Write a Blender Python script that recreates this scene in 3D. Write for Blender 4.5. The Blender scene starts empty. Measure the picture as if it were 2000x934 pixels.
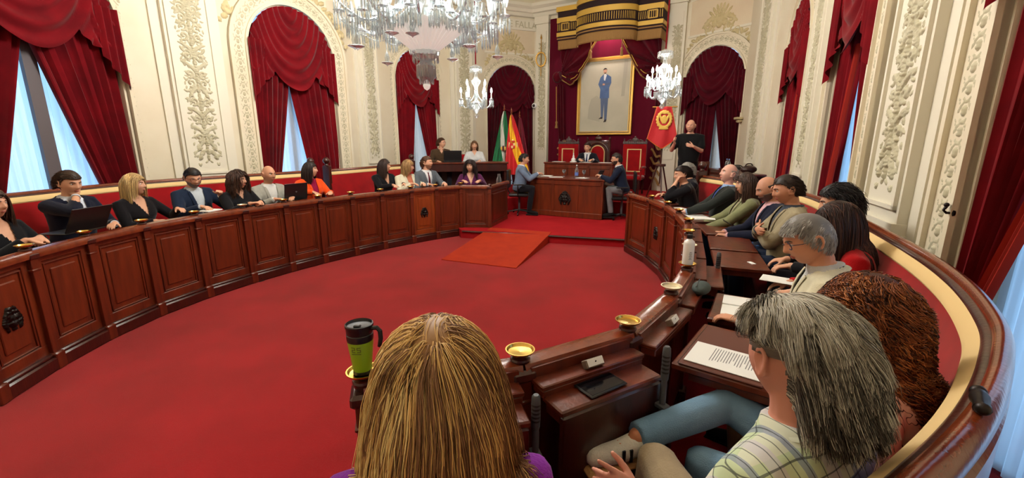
import bpy, math, random
import numpy as np
from mathutils import Vector, Matrix, Euler
random.seed(7); RNG = np.random.default_rng(7)
SC = bpy.context.scene
COL = SC.collection
PI = math.pi
CAMH, FPX, PITCH = 1.75, 840.0, math.radians(12.7)

def at(px, py, z):
    """point of the place seen at photo position (px,py), lying at height z"""
    u = (px-1000)/FPX; v = (467-py)/FPX
    d = Vector((u, math.cos(PITCH)+v*math.sin(PITCH), -math.sin(PITCH)+v*math.cos(PITCH)))
    t = (z-CAMH)/d.z
    return Vector((d.x*t, d.y*t, z))
def aty(px, py, y):
    u = (px-1000)/FPX; v = (467-py)/FPX
    d = Vector((u, math.cos(PITCH)+v*math.sin(PITCH), -math.sin(PITCH)+v*math.cos(PITCH)))
    t = y/d.y
    return Vector((d.x*t, y, CAMH+d.z*t))

# ------------------------------------------------------------------ materials
def _nt(name):
    m = bpy.data.materials.new(name); m.use_nodes = True
    return m, m.node_tree.nodes, m.node_tree.links, m.node_tree.nodes['Principled BSDF']
def lin(c):
    return tuple((x/12.92 if x <= .04045 else ((x+.055)/1.055)**2.4) for x in [v/255 for v in c]) + (1,)
def pbr(name, rgb, rough=.6, metal=0, noise=0, nscale=8, rgb2=None, bump=0, bscale=40, spec=.5, stretch=(1,1,1), sheen=0, coat=0, trans=0, alpha=1, detail=4):
    m, N, L, b = _nt(name)
    c1 = lin(rgb)
    b.inputs['Base Color'].default_value = c1
    b.inputs['Roughness'].default_value = rough; b.inputs['Metallic'].default_value = metal
    b.inputs['Specular IOR Level'].default_value = spec
    if sheen: b.inputs['Sheen Weight'].default_value = sheen; b.inputs['Sheen Roughness'].default_value = .4
    if coat: b.inputs['Coat Weight'].default_value = coat; b.inputs['Coat Roughness'].default_value = .15
    if trans: b.inputs['Transmission Weight'].default_value = trans
    if alpha < 1: b.inputs['Alpha'].default_value = alpha
    if noise or bump:
        tc = N.new('ShaderNodeTexCoord'); mp = N.new('ShaderNodeMapping')
        mp.inputs['Scale'].default_value = stretch
        L.new(tc.outputs['Object'], mp.inputs['Vector'])
    if noise:
        n = N.new('ShaderNodeTexNoise'); n.inputs['Scale'].default_value = nscale; n.inputs['Detail'].default_value = detail
        L.new(mp.outputs['Vector'], n.inputs['Vector'])
        r = N.new('ShaderNodeValToRGB'); r.color_ramp.elements[0].position = .5-noise/2; r.color_ramp.elements[1].position = .5+noise/2
        r.color_ramp.elements[0].color = c1; r.color_ramp.elements[1].color = lin(rgb2 or rgb)
        L.new(n.outputs['Fac'], r.inputs['Fac']); L.new(r.outputs['Color'], b.inputs['Base Color'])
    if bump:
        n2 = N.new('ShaderNodeTexNoise'); n2.inputs['Scale'].default_value = bscale; n2.inputs['Detail'].default_value = 3
        L.new(mp.outputs['Vector'], n2.inputs['Vector'])
        bp = N.new('ShaderNodeBump'); bp.inputs['Strength'].default_value = bump; bp.inputs['Distance'].default_value = .01
        L.new(n2.outputs['Fac'], bp.inputs['Height']); L.new(bp.outputs['Normal'], b.inputs['Normal'])
    return m
def emit(name, rgb, s):
    m, N, L, b = _nt(name)
    b.inputs['Base Color'].default_value = lin(rgb)
    b.inputs['Emission Color'].default_value = lin(rgb); b.inputs['Emission Strength'].default_value = s
    return m
def crystal(name, tint=(235,238,240), a=.5):
    m, N, L, b = _nt(name)
    N.remove(b)
    t = N.new('ShaderNodeBsdfTransparent'); t.inputs[0].default_value = lin((225,232,235))
    g = N.new('ShaderNodeBsdfGlossy'); g.inputs['Roughness'].default_value = .12; g.inputs[0].default_value = lin(tint)
    d = N.new('ShaderNodeBsdfDiffuse'); d.inputs[0].default_value = lin(tint)
    x = N.new('ShaderNodeMixShader'); x.inputs[0].default_value = .35; L.new(g.outputs[0], x.inputs[1]); L.new(d.outputs[0], x.inputs[2])
    lw = N.new('ShaderNodeLayerWeight'); lw.inputs[0].default_value = .45
    mr = N.new('ShaderNodeMapRange'); mr.inputs[3].default_value = 1-a-.2; mr.inputs[4].default_value = .95
    L.new(lw.outputs['Facing'], mr.inputs[0])
    y = N.new('ShaderNodeMixShader'); L.new(mr.outputs[0], y.inputs[0]); L.new(t.outputs[0], y.inputs[1]); L.new(x.outputs[0], y.inputs[2])
    L.new(y.outputs[0], N['Material Output'].inputs[0])
    return m
def sheer(name, rgb):
    m, N, L, b = _nt(name); N.remove(b)
    t = N.new('ShaderNodeBsdfTranslucent'); t.inputs[0].default_value = lin(rgb)
    d = N.new('ShaderNodeBsdfDiffuse'); d.inputs[0].default_value = lin(rgb)
    p = N.new('ShaderNodeBsdfTransparent')
    x = N.new('ShaderNodeMixShader'); x.inputs[0].default_value = .4; L.new(t.outputs[0], x.inputs[1]); L.new(d.outputs[0], x.inputs[2])
    y = N.new('ShaderNodeMixShader'); y.inputs[0].default_value = .12; L.new(x.outputs[0], y.inputs[1]); L.new(p.outputs[0], y.inputs[2])
    L.new(y.outputs[0], N['Material Output'].inputs[0])
    return m

M = {}
M['wall'] = pbr('cream_marble', (226,218,196), .55, noise=.5, nscale=1.6, rgb2=(216,203,176), bump=.05, bscale=8)
M['panel'] = pbr('peach_marble', (222,208,180), .5, noise=.6, nscale=2.2, rgb2=(212,192,164))
M['stucco'] = pbr('white_stucco', (224,218,200), .6)
M['relief'] = pbr('stucco_relief', (196,190,164), .7, noise=.5, nscale=9, rgb2=(176,168,138))
M['ornament'] = pbr('gilt_stucco', (206,192,150), .6, noise=.5, nscale=7, rgb2=(190,172,126))
M['ceiling'] = pbr('ceiling_plaster', (232,226,208), .7)
M['carpet'] = pbr('red_carpet', (172,24,34), .95, noise=.6, nscale=1.7, rgb2=(134,13,20), bump=.5, bscale=260, spec=.1, detail=8, sheen=.25)
M['carpet2'] = pbr('red_carpet_platform', (172,30,36), .95, noise=.6, nscale=3, rgb2=(148,20,28), bump=.4, bscale=260, spec=.1)
M['ramp'] = pbr('orange_ramp_mat', (176,50,20), .8, noise=.5, nscale=6, rgb2=(160,42,20), bump=.2, bscale=200, spec=.2)
def wood(name, a, b2, rough=.33, coat=.35):
    return pbr(name, a, rough, noise=.55, nscale=3, rgb2=b2, stretch=(5,5,.7), bump=.12, bscale=14, coat=coat, detail=8)
M['wood'] = wood('mahogany', (112,43,19), (64,23,11))
M['wood_panel'] = wood('mahogany_panel', (120,48,19), (72,26,11))
M['wood_dark'] = wood('dark_mahogany', (70,24,14), (44,14,10))
M['wood_rail'] = wood('polished_rail', (134,62,32), (92,38,20), .22, .6)
M['wood_orange'] = wood('lighter_mahogany', (154,70,24), (112,44,17))
M['brass'] = pbr('brass', (214,176,92), .25, metal=1)
M['brass_white'] = pbr('pale_brass', (226,214,180), .35, metal=.6)
M['bronze'] = pbr('dark_bronze', (38,32,30), .4, metal=.7)
M['velvet'] = pbr('crimson_velvet', (122,8,20), .9, noise=.4, nscale=4, rgb2=(94,5,16), sheen=.18, spec=.15)
M['velvet_dark'] = pbr('burgundy_velvet', (84,8,24), .9, noise=.4, nscale=4, rgb2=(64,6,20), sheen=.15, spec=.1)
M['velvet_lining'] = pbr('rust_curtain_lining', (160,44,34), .85, spec=.1)
M['backcloth'] = pbr('maroon_backcloth', (88,9,32), .85, sheen=.3, spec=.1)
M['seat_red'] = pbr('red_upholstery', (158,14,20), .85, noise=.4, nscale=6, rgb2=(136,10,18), sheen=.3, spec=.15)
M['cream_braid'] = pbr('cream_braid', (222,190,132), .8)
M['gold'] = pbr('gold_leaf', (212,168,84), .35, metal=.75)
M['gold_thread'] = pbr('gold_fringe', (150,112,60), .7, bump=.6, bscale=90, stretch=(3,3,.3))
M['gold_cloth'] = pbr('gold_band', (204,166,74), .5, metal=.3)
M['dark_cloth'] = pbr('black_red_band', (34,10,14), .85)
M['sheer_blue'] = sheer('sheer_window_curtain', (235,240,246))
M['sheer_white'] = sheer('white_sheer_curtain', (230,228,220))
M['glass'] = crystal('cut_crystal', a=.55)
M['glass_clear'] = crystal('clear_glass', a=.75)
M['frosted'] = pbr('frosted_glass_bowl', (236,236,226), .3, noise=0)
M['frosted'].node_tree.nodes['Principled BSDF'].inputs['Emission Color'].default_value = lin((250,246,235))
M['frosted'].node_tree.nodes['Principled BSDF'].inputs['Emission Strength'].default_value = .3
M['bulb'] = emit('lit_bulb', (255,250,240), 18)
M['candle'] = pbr('candle_tube', (238,236,228), .4)
M['winframe'] = pbr('window_frame_wood', (92,84,88), .5)
M['paper'] = pbr('paper', (232,232,228), .7)
M['ink'] = pbr('print_ink', (90,92,100), .7)
M['folder'] = pbr('brown_leather_folder', (92,46,34), .5)
M['black_plastic'] = pbr('black_plastic', (22,22,24), .35)
M['grey_plastic'] = pbr('grey_plastic', (74,76,80), .5)
M['screen'] = pbr('dark_screen', (14,15,20), .08)
M['screen_lit'] = emit('lit_phone_screen', (90,150,230), 1.6)
M['eye_white'] = pbr('eye_white', (225,220,214), .3)
M['iris'] = pbr('iris', (46,30,22), .2)
M['white_plastic'] = pbr('white_plastic', (232,232,230), .35)
M['green_mug'] = pbr('lime_green_plastic', (136,180,26), .35, coat=.4)
M['olive'] = pbr('olive_print', (96,110,34), .6)
M['nameplate'] = pbr('name_plate_holder', (120,102,88), .45)

# ------------------------------------------------------------------ mesh builder
class MB:
    def __init__(s): s.v = []; s.f = []; s.m = []; s.n = 0
    def add(s, verts, faces, mi=0):
        o = s.n
        verts = np.asarray(verts, float).reshape(-1, 3)
        s.v.append(verts); s.n += len(verts)
        for f in faces: s.f.append(tuple(int(i)+o for i in f)); s.m.append(mi)
        return s
    def box(s, c, size, rz=0, mi=0, bev=0, R=None):
        sx, sy, sz = [a/2 for a in size]
        if bev > 0:
            b = min(bev, sx*.9, sy*.9, sz*.9)
            prof = [(-sz, b), (-sz+b, 0), (sz-b, 0), (sz, b)]
            V = []
            for z, k in prof:
                X, Y = sx-k, sy-k
                c2 = b*.6 if k == 0 else 0
                V += [(-X+c2,-Y,z),(X-c2,-Y,z),(X,-Y+c2,z),(X,Y-c2,z),(X-c2,Y,z),(-X+c2,Y,z),(-X,Y-c2,z),(-X,-Y+c2,z)]
            F = [tuple(range(7,-1,-1)), tuple(range(24,32))]
            for i in range(3):
                for j in range(8):
                    a = i*8+j; b_ = i*8+(j+1)%8
                    F.append((a, b_, b_+8, a+8))
        else:
            V = [(-sx,-sy,-sz),(sx,-sy,-sz),(sx,sy,-sz),(-sx,sy,-sz),(-sx,-sy,sz),(sx,-sy,sz),(sx,sy,sz),(-sx,sy,sz)]
            F = [(3,2,1,0),(4,5,6,7),(0,1,5,4),(1,2,6,5),(2,3,7,6),(3,0,4,7)]
        V = np.array(V, float)
        if R is not None: V = V @ np.array(R.to_3x3()).T
        elif rz:
            ca, sa = math.cos(rz), math.sin(rz)
            V = np.c_[V[:,0]*ca-V[:,1]*sa, V[:,0]*sa+V[:,1]*ca, V[:,2]]
        return s.add(V+np.array(c, float), F, mi)
    def lathe(s, prof, c=(0,0,0), seg=20, mi=0, axis=None, sx=1, sy=1, flute=0, nf=0):
        a = np.linspace(0, 2*PI, seg, endpoint=False)
        V = []
        for r, z in prof:
            rr = r*(1+flute*np.cos(nf*a)) if flute else r
            V.append(np.c_[rr*np.cos(a)*sx, rr*np.sin(a)*sy, np.full(seg, z)])
        V = np.vstack(V); n = len(prof); F = []
        for i in range(n-1):
            for j in range(seg):
                k = (j+1) % seg
                F.append((i*seg+j, i*seg+k, (i+1)*seg+k, (i+1)*seg+j))
        if prof[0][0] > 1e-5: F.append(tuple(range(seg-1, -1, -1)))
        if prof[-1][0] > 1e-5: F.append(tuple((n-1)*seg+j for j in range(seg)))
        if axis is not None:
            q = Vector((0,0,1)).rotation_difference(Vector(axis).normalized()).to_matrix()
            V = V @ np.array(q).T
        return s.add(V+np.array(c, float), F, mi)
    def tube(s, path, rad, seg=10, mi=0, flat=None, cap=True, closed=False):
        P = np.array([tuple(p) for p in path], float); n = len(P)
        R = np.full(n, rad, float) if np.isscalar(rad) else np.array(rad, float)
        T = np.gradient(P, axis=0) if not closed else (np.roll(P,-1,0)-np.roll(P,1,0))
        T /= np.linalg.norm(T, axis=1)[:,None]+1e-12
        up = np.array([0,0,1.]) if abs(T[0][2]) < .9 else np.array([1.,0,0])
        if flat is not None: up = np.array(flat[0], float)
        V = []; X = None
        a = np.linspace(0, 2*PI, seg, endpoint=False)
        for i in range(n):
            t = T[i]
            if X is None or flat is not None: X = np.cross(up, t)
            X = X-t*np.dot(X, t); X /= np.linalg.norm(X)+1e-12
            Y = np.cross(t, X)
            k = flat[1] if flat is not None else 1
            V.append(P[i]+R[i]*(np.cos(a)[:,None]*X+np.sin(a)[:,None]*Y*k))
        V = np.vstack(V); F = []
        m = n if closed else n-1
        for i in range(m):
            i2 = (i+1) % n
            for j in range(seg):
                k = (j+1) % seg
                F.append((i*seg+j, i*seg+k, i2*seg+k, i2*seg+j))
        if cap and not closed:
            F.append(tuple(range(seg-1, -1, -1))); F.append(tuple((n-1)*seg+j for j in range(seg)))
        return s.add(V, F, mi)
    def ball(s, c, r, seg=12, rings=8, mi=0, R=None):
        if np.isscalar(r): r = (r, r, r)
        V = [(0,0,-1)]; F = []
        for i in range(1, rings):
            t = -PI/2+PI*i/rings
            for j in range(seg):
                a = 2*PI*j/seg; V.append((math.cos(t)*math.cos(a), math.cos(t)*math.sin(a), math.sin(t)))
        V.append((0,0,1)); L = len(V)-1
        for j in range(seg): F.append((0, 1+(j+1)%seg, 1+j)); F.append((L, L-seg+j, L-seg+(j+1)%seg))
        for i in range(rings-2):
            for j in range(seg):
                k = (j+1) % seg
                F.append((1+i*seg+j, 1+i*seg+k, 1+(i+1)*seg+k, 1+(i+1)*seg+j))
        V = np.array(V)*np.array(r)
        if R is not None: V = V @ np.array(R.to_3x3()).T
        return s.add(V+np.array(tuple(c), float), F, mi)
    def grid(s, P, mi=0, flip=False, mask=None):
        """P: array (a,b,3)"""
        A, B = P.shape[:2]
        i = np.arange(A-1)[:,None]*B+np.arange(B-1)[None]
        q = np.stack([i, i+1, i+B+1, i+B], -1)
        if mask is not None: q = q[mask]
        q = q.reshape(-1, 4)
        if flip: q = q[:, ::-1]
        return s.add(P.reshape(-1, 3), q.tolist(), mi)
    def sweep(s, path, prof, mi=0, closed_prof=True, up=(0,0,1), cap=True):
        """prof (o,z): o = outward offset to the right of travel"""
        P = np.array([tuple(p) for p in path], float)
        T = np.gradient(P, axis=0); T[:,2] = 0; T /= np.linalg.norm(T, axis=1)[:,None]
        N = np.c_[T[:,1], -T[:,0], np.zeros(len(P))]
        Z = np.array([0,0,1.])
        G = np.stack([P+N*o+Z*z for o, z in prof], 1)
        k = len(prof); n = len(P)
        F = []
        for i in range(n-1):
            for j in range(k if closed_prof else k-1):
                j2 = (j+1) % k
                F.append((i*k+j, i*k+j2, (i+1)*k+j2, (i+1)*k+j))
        if closed_prof and cap: F.append(tuple(range(k-1,-1,-1))); F.append(tuple((n-1)*k+j for j in range(k)))
        return s.add(G.reshape(-1, 3), F, mi)
    def mesh(s, name, mats, smooth=True, ang=None):
        me = bpy.data.meshes.new(name)
        V = np.vstack(s.v) if s.v else np.zeros((0,3))
        me.from_pydata(V.tolist(), [], s.f)
        for m in (mats if isinstance(mats, (list, tuple)) else [mats]): me.materials.append(M[m] if isinstance(m, str) else m)
        me.polygons.foreach_set('material_index', s.m)
        if smooth:
            me.polygons.foreach_set('use_smooth', [True]*len(me.polygons))
            if ang is not None: me.set_sharp_from_angle(angle=math.radians(ang))
        me.update()
        return me
    def build(s, name, mats, parent=None, smooth=True, ang=35):
        return link(name, s.mesh(name, mats, smooth, ang), parent)

def link(name, me, parent=None):
    o = bpy.data.objects.new(name, me); COL.objects.link(o)
    if parent is not None: o.parent = parent
    return o
def tag(o, label=None, cat=None, group=None, kind=None):
    if label: o['label'] = label
    if cat: o['category'] = cat
    if group: o['group'] = group
    if kind: o['kind'] = kind
    return o
def thing(name, label, cat, loc=(0,0,0), rz=0, group=None):
    o = bpy.data.objects.new(name, None); COL.objects.link(o); o.empty_display_size = .1
    o.location = loc; o.rotation_euler = (0,0,rz)
    return tag(o, label, cat, group)
def struct(o): o['kind'] = 'structure'; return o
def copy_tree(o, parent=None):
    c = o.copy(); COL.objects.link(c); c.parent = parent
    for ch in [x for x in SC.objects if x.parent == o]: copy_tree(ch, c)
    return c
def crs(P, n=8):
    P = np.array([tuple(p) for p in P], float); Q = np.vstack([2*P[0]-P[1], P, 2*P[-1]-P[-2]]); out = []
    for i in range(1, len(Q)-2):
        a, b, c, d = Q[i-1:i+3]
        for t in np.linspace(0, 1, n, endpoint=False):
            out.append(.5*((2*b)+(c-a)*t+(2*a-5*b+4*c-d)*t*t+(3*b-3*c+d-a)*t**3))
    out.append(P[-1]); return np.array(out)
# ------------------------------------------------------------------ the oval hall
WTOP = 6.4
W = dict(w1=((-5.32,4.15),(-5.02,5.85)), w2=((-4.17,7.28),(-3.4,8.6)), w3=((-2.8,10.8),(-2.04,12.1)), w4=((-.73,13.3),(.66,13.82)),
         w5=((4.45,11.55),(5.27,10.3)), w6=((4.92,8.1),(4.35,6.7)), w7=((3.78,5.33),(3.15,3.97)), w8=((2.52,2.35),(1.98,.8)))
ZS, ZTOPA = 3.2, 3.96
# floor and carpet
fl = MB(); fl.box((0,5,-.05), (20,24,.1)); o = fl.build('floor', 'carpet', None, False); struct(o)
ce = MB(); ce.box((0,5,WTOP+.05), (20,24,.1)); o = ce.build('ceiling', 'ceiling', None, False); struct(o)

def frame2(a, b):
    a = np.array(a+(0,), float); b = np.array(b+(0,), float); t = b-a; L = np.linalg.norm(t); t /= L
    n = np.array([t[1], -t[0], 0])   # points right of travel: into the room (walls listed clockwise)
    return a, t, n, L
def W3(a, t, n, s, d, z): return a+t*s+n*d+np.array([0,0,z])

def wall_piece(name, a, b, mat='wall'):
    A, t, n, L = frame2(a, b); m = MB()
    P = lambda s, d, z: W3(A, t, n, s, d, z)
    V = [P(0,0,0),P(L,0,0),P(L,0,WTOP),P(0,0,WTOP),P(0,-.45,0),P(L,-.45,0),P(L,-.45,WTOP),P(0,-.45,WTOP)]
    m.add(V, [(0,1,2,3),(5,4,7,6),(4,0,3,7),(1,5,6,2)])
    return m
def wall_window(m, a, b):
    A, t, n, L = frame2(a, b); w = L/2; k = 24
    th = np.linspace(PI, 0, k+1)
    ss = w+w*np.cos(th); zz = ZS+(ZTOPA-ZS)*np.sin(th)
    for d in (0, -.45):
        for i in range(k):
            V = [W3(A,t,n,ss[i],d,zz[i]), W3(A,t,n,ss[i+1],d,zz[i+1]), W3(A,t,n,ss[i+1],d,WTOP), W3(A,t,n,ss[i],d,WTOP)]
            m.add(V, [(0,1,2,3)] if d == 0 else [(3,2,1,0)])
    # reveal
    sp = np.r_[0, ss, L]; zp = np.r_[0, zz, 0]
    G = np.array([[W3(A,t,n,sp[i],0,zp[i]), W3(A,t,n,sp[i],-.45,zp[i])] for i in range(len(sp))])
    m.grid(G)

def relief(blobs, w, h, res, base=.0, cut=None):
    """height field from leaf-shaped blobs: (x,z,rx,rz,angle,height)"""
    nx, nz = max(4, int(w/res)), max(4, int(h/res))
    X, Z = np.meshgrid(np.linspace(0, w, nx), np.linspace(0, h, nz))
    H = np.zeros_like(X)
    for (bx, bz, rx, rz, an, hh) in blobs:
        r = max(rx, rz)*1.05
        i0, i1 = np.searchsorted(Z[:,0], [bz-r, bz+r]); j0, j1 = np.searchsorted(X[0], [bx-r, bx+r])
        if i1 <= i0 or j1 <= j0: continue
        x = X[i0:i1, j0:j1]-bx; z = Z[i0:i1, j0:j1]-bz
        ca, sa = math.cos(an), math.sin(an)
        p = (x*ca+z*sa)/rx; q = (-x*sa+z*ca)/rz
        d = np.clip(1-p*p-q*q, 0, None)
        v = .72*hh*d**.38*(1-.45*np.exp(-(q/.16)**2))*(1-.28*np.cos(p*9)**8)
        H[i0:i1, j0:j1] = np.maximum(H[i0:i1, j0:j1], v)
    return X, Z, H+base
def spiral(cx, cz, r, turns, s, a0, hh, th=.02):
    out = []
    for k in range(int(14*turns)):
        f = k/(14*turns); a = a0+s*f*turns*2*PI; rr = r*(1-.85*f)
        out.append((cx+rr*math.cos(a), cz+rr*math.sin(a), th*(1.3-.6*f), th*.8, a+PI/2, hh))
    return out
def foliage(w, h, seed=1, sc=1):
    R = random.Random(seed); bl = []; z = .1; c = w/2
    while z < h-.1:
        k = R.choice([0,1,2,3])
        for s in (-1, 1):
            j = R.uniform(-.01,.01)
            if k == 0:
                bl += spiral(c+s*.078*sc, z+.06+j, .062*sc, 1.2, s, PI/2 if s > 0 else PI/2, .042, .021)
                bl += [(c+s*.13*sc, z+.14, .05, .02, s*1.0, .035), (c+s*.13*sc, z-.01, .045, .02, -s*.7, .03)]
            elif k == 1:
                for q in range(5): bl.append((c+s*(.03+.024*q)*sc, z+.02+.018*q, .055, .017, s*(1.25-.25*q), .045-.003*q))
            elif k == 2:
                for q in range(4): bl.append((c+s*(.05+.02*q)*sc, z+.12-.03*q, .05, .018, -s*(.3+.3*q), .04))
                bl += [(c+s*.1*sc, z+.03, .028, .028, 0, .05)]
            else:
                bl += spiral(c+s*.085*sc, z+.07, .055*sc, 1, -s, -PI/2, .04, .019)
                bl += [(c+s*.04, z+.02, .04, .016, s*.8, .035)]
        bl += [(c, z+.03, .02, .05, 0, .05), (c+R.uniform(-.01,.01), z+.1, .03, .035, 0, .055)]
        for q in range(7):
            x_ = R.uniform(.03,.17)*sc; a_ = R.uniform(-1.5,1.5); zz_ = z+R.uniform(-.08,.08); hh_ = R.uniform(.018,.032)
            for s in (-1, 1): bl.append((c+s*x_, zz_, .032, .013, s*a_, hh_))
        z += .125
    return bl
def eggdart(h, w=.16):
    bl = []; z = .06; i = 0
    while z < h:
        bl.append((w/2, z, .024, .03, 0, .03)); bl.append((w/2, z+.055, .012, .012, 0, .022))
        for s in (-1, 1): bl += [(w/2+s*.042, z+.02, .011, .036, s*.5, .02), (w/2+s*.06, z+.055, .009, .03, -s*.4, .014), (w/2+s*.02, z+.06, .012, .026, -s*.6, .016)]
        z += .115; i += 1
    return bl

RX, RZ, RH = relief(foliage(.42, 3.3, 5), .42, 3.3, .0075)
def place_relief(m, A, t, n, s0, z0, d, X, Z, H, mi=0, cut=None, wrap=None):
    P = A[None,None]+t[None,None]*(s0+X)[...,None]+n[None,None]*(d+H)[...,None]+np.array([0,0,1.])*(z0+Z)[...,None]
    mask = None
    if cut is not None:
        Hm = np.maximum(np.maximum(H[:-1,:-1], H[1:,:-1]), np.maximum(H[:-1,1:], H[1:,1:])); mask = Hm > cut
    m.grid(P, mi, mask=mask)
def strip(m, A, t, n, s0, s1, z0, z1, d, mi=0):
    P = lambda s, dd, z: W3(A, t, n, s, dd, z)
    V = [P(s0,-.01,z0),P(s1,-.01,z0),P(s1,-.01,z1),P(s0,-.01,z1),P(s0,d,z0),P(s1,d,z0),P(s1,d,z1),P(s0,d,z1)]
    m.add(V, [(4,5,6,7),(0,1,5,4),(1,2,6,5),(2,3,7,6),(3,0,4,7)], mi)

def pilaster(a, b, pos=.5, full=True, pw=.62, panel=True):
    """a carved pilaster with mouldings centred on the wall between two windows"""
    A, t, n, L = frame2(a, b); c = L*pos
    m = MB()
    strip(m, A,t,n, c-pw/2-.12, c+pw/2+.12, 0, 5.2, .03)
    strip(m, A,t,n, c-pw/2, c+pw/2, 0, 5.2, .09)
    strip(m, A,t,n, c-pw/2-.05, c+pw/2+.05, 0, 1.05, .13)
    strip(m, A,t,n, c-pw/2-.03, c+pw/2+.03, 1.05, 1.12, .16)
    strip(m, A,t,n, c-pw/2-.01, c+pw/2+.01, 1.12, 1.2, .12)
    # raised panel frame
    f0, f1, z0, z1 = c-.245, c+.245, 1.32, 4.9
    for (p, q, r, u) in ((f0-.03,f0,z0-.03,z1+.03),(f1,f1+.03,z0-.03,z1+.03),(f0-.03,f1+.03,z0-.03,z0),(f0-.03,f1+.03,z1,z1+.03)):
        strip(m, A,t,n, p, q, r, u, .115)
    o = m.build('trim_%d' % (len(TR)+1), 'stucco', None, False); struct(o); TR.append(o)
    r = MB(); place_relief(r, A,t,n, c-.21, 1.4, .085, RX, RZ, RH, 0)
    r.build('carved_panel', 'relief', o, True, None)
    return o
TR = []
EX, EZ, EH = relief(eggdart(3.2), .16, 3.2, .01)
AX, AZ, AH = relief(eggdart(2.5), .16, 2.5, .01)
def archivolt(a, b, orn=False):
    A, t, n, L = frame2(a, b); w = L/2; m = MB()
    # straight jamb bands
    for s0, s1 in ((-.3,-.02), (L+.02, L+.3)):
        strip(m, A,t,n, s0, s1, 0, ZS, .035)
        strip(m, A,t,n, s0, s0+.04, 0, ZS, .065); strip(m, A,t,n, s1-.04, s1, 0, ZS, .065)
    k = 28; th = np.linspace(PI, 0, k+1)
    def ring(r0, r1, d):
        G = []
        for a_ in th:
            ca, sa = math.cos(a_), math.sin(a_)
            row = []
            for r, dd in ((r0,-.01),(r0,d),(r1,d),(r1,-.01)):
                row.append(W3(A,t,n, w+(w+r)*ca, dd, ZS+((ZTOPA-ZS)+r)*sa))
            G.append(row)
        m.grid(np.array(G))
    ring(.02,.3,.035); ring(.02,.06,.065); ring(.26,.3,.065)
    o = m.build('trim_%d' % (len(TR)+1), 'wall', None, False); struct(o); TR.append(o)
    r = MB()
    place_relief(r, A,t,n, -.24, 0.02, .03, EX, EZ, EH); place_relief(r, A,t,n, L+.08, .02, .03, EX, EZ, EH)
    # around the arch
    ang = PI-AZ/2.5*PI; rad = .08+AX
    P = A[None,None]+t*(w+(w+rad)*np.cos(ang))[...,None]+n*(.03+AH)[...,None]+np.array([0,0,1.])*(ZS+((ZTOPA-ZS)+rad)*np.sin(ang))[...,None]
    r.grid(P)
    r.build('carved_band', 'relief', o, True, None)
    if orn:
        bl = []; cx = 1.3
        for s in (-1, 1):
            # leafy scrolls running down both shoulders of the arch
            for q in range(16):
                a_ = PI/2-s*(.12+q*.075); R_ = 1.17+.05*math.sin(q*1.3)
                x = cx+R_*math.cos(a_)*(w+.3)/1.06; z = -.02+R_*math.sin(a_)
                bl.append((x, z, .075-.0025*q, .03, a_+s*.9*math.sin(q*1.7), .06-.002*q))
                if q in (4, 9, 13): bl += spiral(x, z+.05, .085, 1.1, s, 0, .05, .024)
            for q in range(6): bl.append((cx+s*(.05+.06*q), 1.36+.05*q-.012*q*q, .11, .036, s*(1.2-.35*q), .08-.006*q))
            bl.append((cx+s*.13, 1.3, .07, .09, 0, .09)); bl += spiral(cx+s*.28, 1.27, .1, 1.2, -s, PI/2, .07, .03)
        for q in range(7): bl.append((cx+.07*(q-3), 1.62-.012*(q-3)**2, .028, .11, -(q-3)*.25, .07))
        bl += [(cx, 1.3, .08, .12, 0, .11), (cx, 1.45, .12, .06, 0, .09)]
        X, Z, H = relief(bl, 2.6, 1.9, .014)
        r2 = MB(); place_relief(r2, A,t,n, w-cx, ZS-.02, .005, X, Z, H, 0, cut=.004)
        r2.build('leaf_ornament', 'ornament', o, True, None)
    return o

names = ['w1','w2','w3','w4','throne','w5','w6','w7','w8']
wl = MB(); 
def add_plain(m, a, b): 
    q = wall_piece('x', a, b); m.add(np.vstack(q.v), q.f)
def seg_group(name, items):
    m = MB()
    for kind, a, b in items:
        if kind == 'p': add_plain(m, a, b)
        else: wall_window(m, a, b)
    o = m.build(name, 'wall', None, False); struct(o)
g = lambda k, i: W[k][i]
seg_group('wall_left', [('p', (-4.6,1.6), (-5.3,3.4)), ('p', (-5.3,3.4), g('w1',0)), ('w',)+W['w1'], ('p', g('w1',1), g('w2',0)), ('w',)+W['w2'], ('p', g('w2',1), g('w3',0)), ('w',)+W['w3'], ('p', g('w3',1), g('w4',0))])
seg_group('wall_back', [('w',)+W['w4'], ('p', g('w4',1), g('w5',0)), ('w',)+W['w5']])
seg_group('wall_right', [('p', g('w5',1), g('w6',0)), ('w',)+W['w6'], ('p', g('w6',1), g('w7',0)), ('w',)+W['w7'], ('p', g('w7',1), g('w8',0)), ('w',)+W['w8'], ('p', g('w8',1), (1.5,-.4))])
seg_group('wall_front', [('p', (1.5,-.4), (0,-1.3)), ('p', (0,-1.3), (-2.4,-.9)), ('p', (-2.4,-.9), (-4.6,1.6))])
for k in ('w1','w2','w3','w4','w5','w6','w7','w8'): archivolt(*W[k], orn=k in ('w2','w3','w4','w5','w6'))
pilaster(g('w1',1), g('w2',0)); pilaster(g('w2',1), g('w3',0), .5); pilaster(g('w3',1), g('w4',0), .5)
pilaster(g('w5',1), g('w6',0), .5); pilaster(g('w6',1), g('w7',0), .5); pilaster(g('w7',1), g('w8',0), .5)
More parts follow.
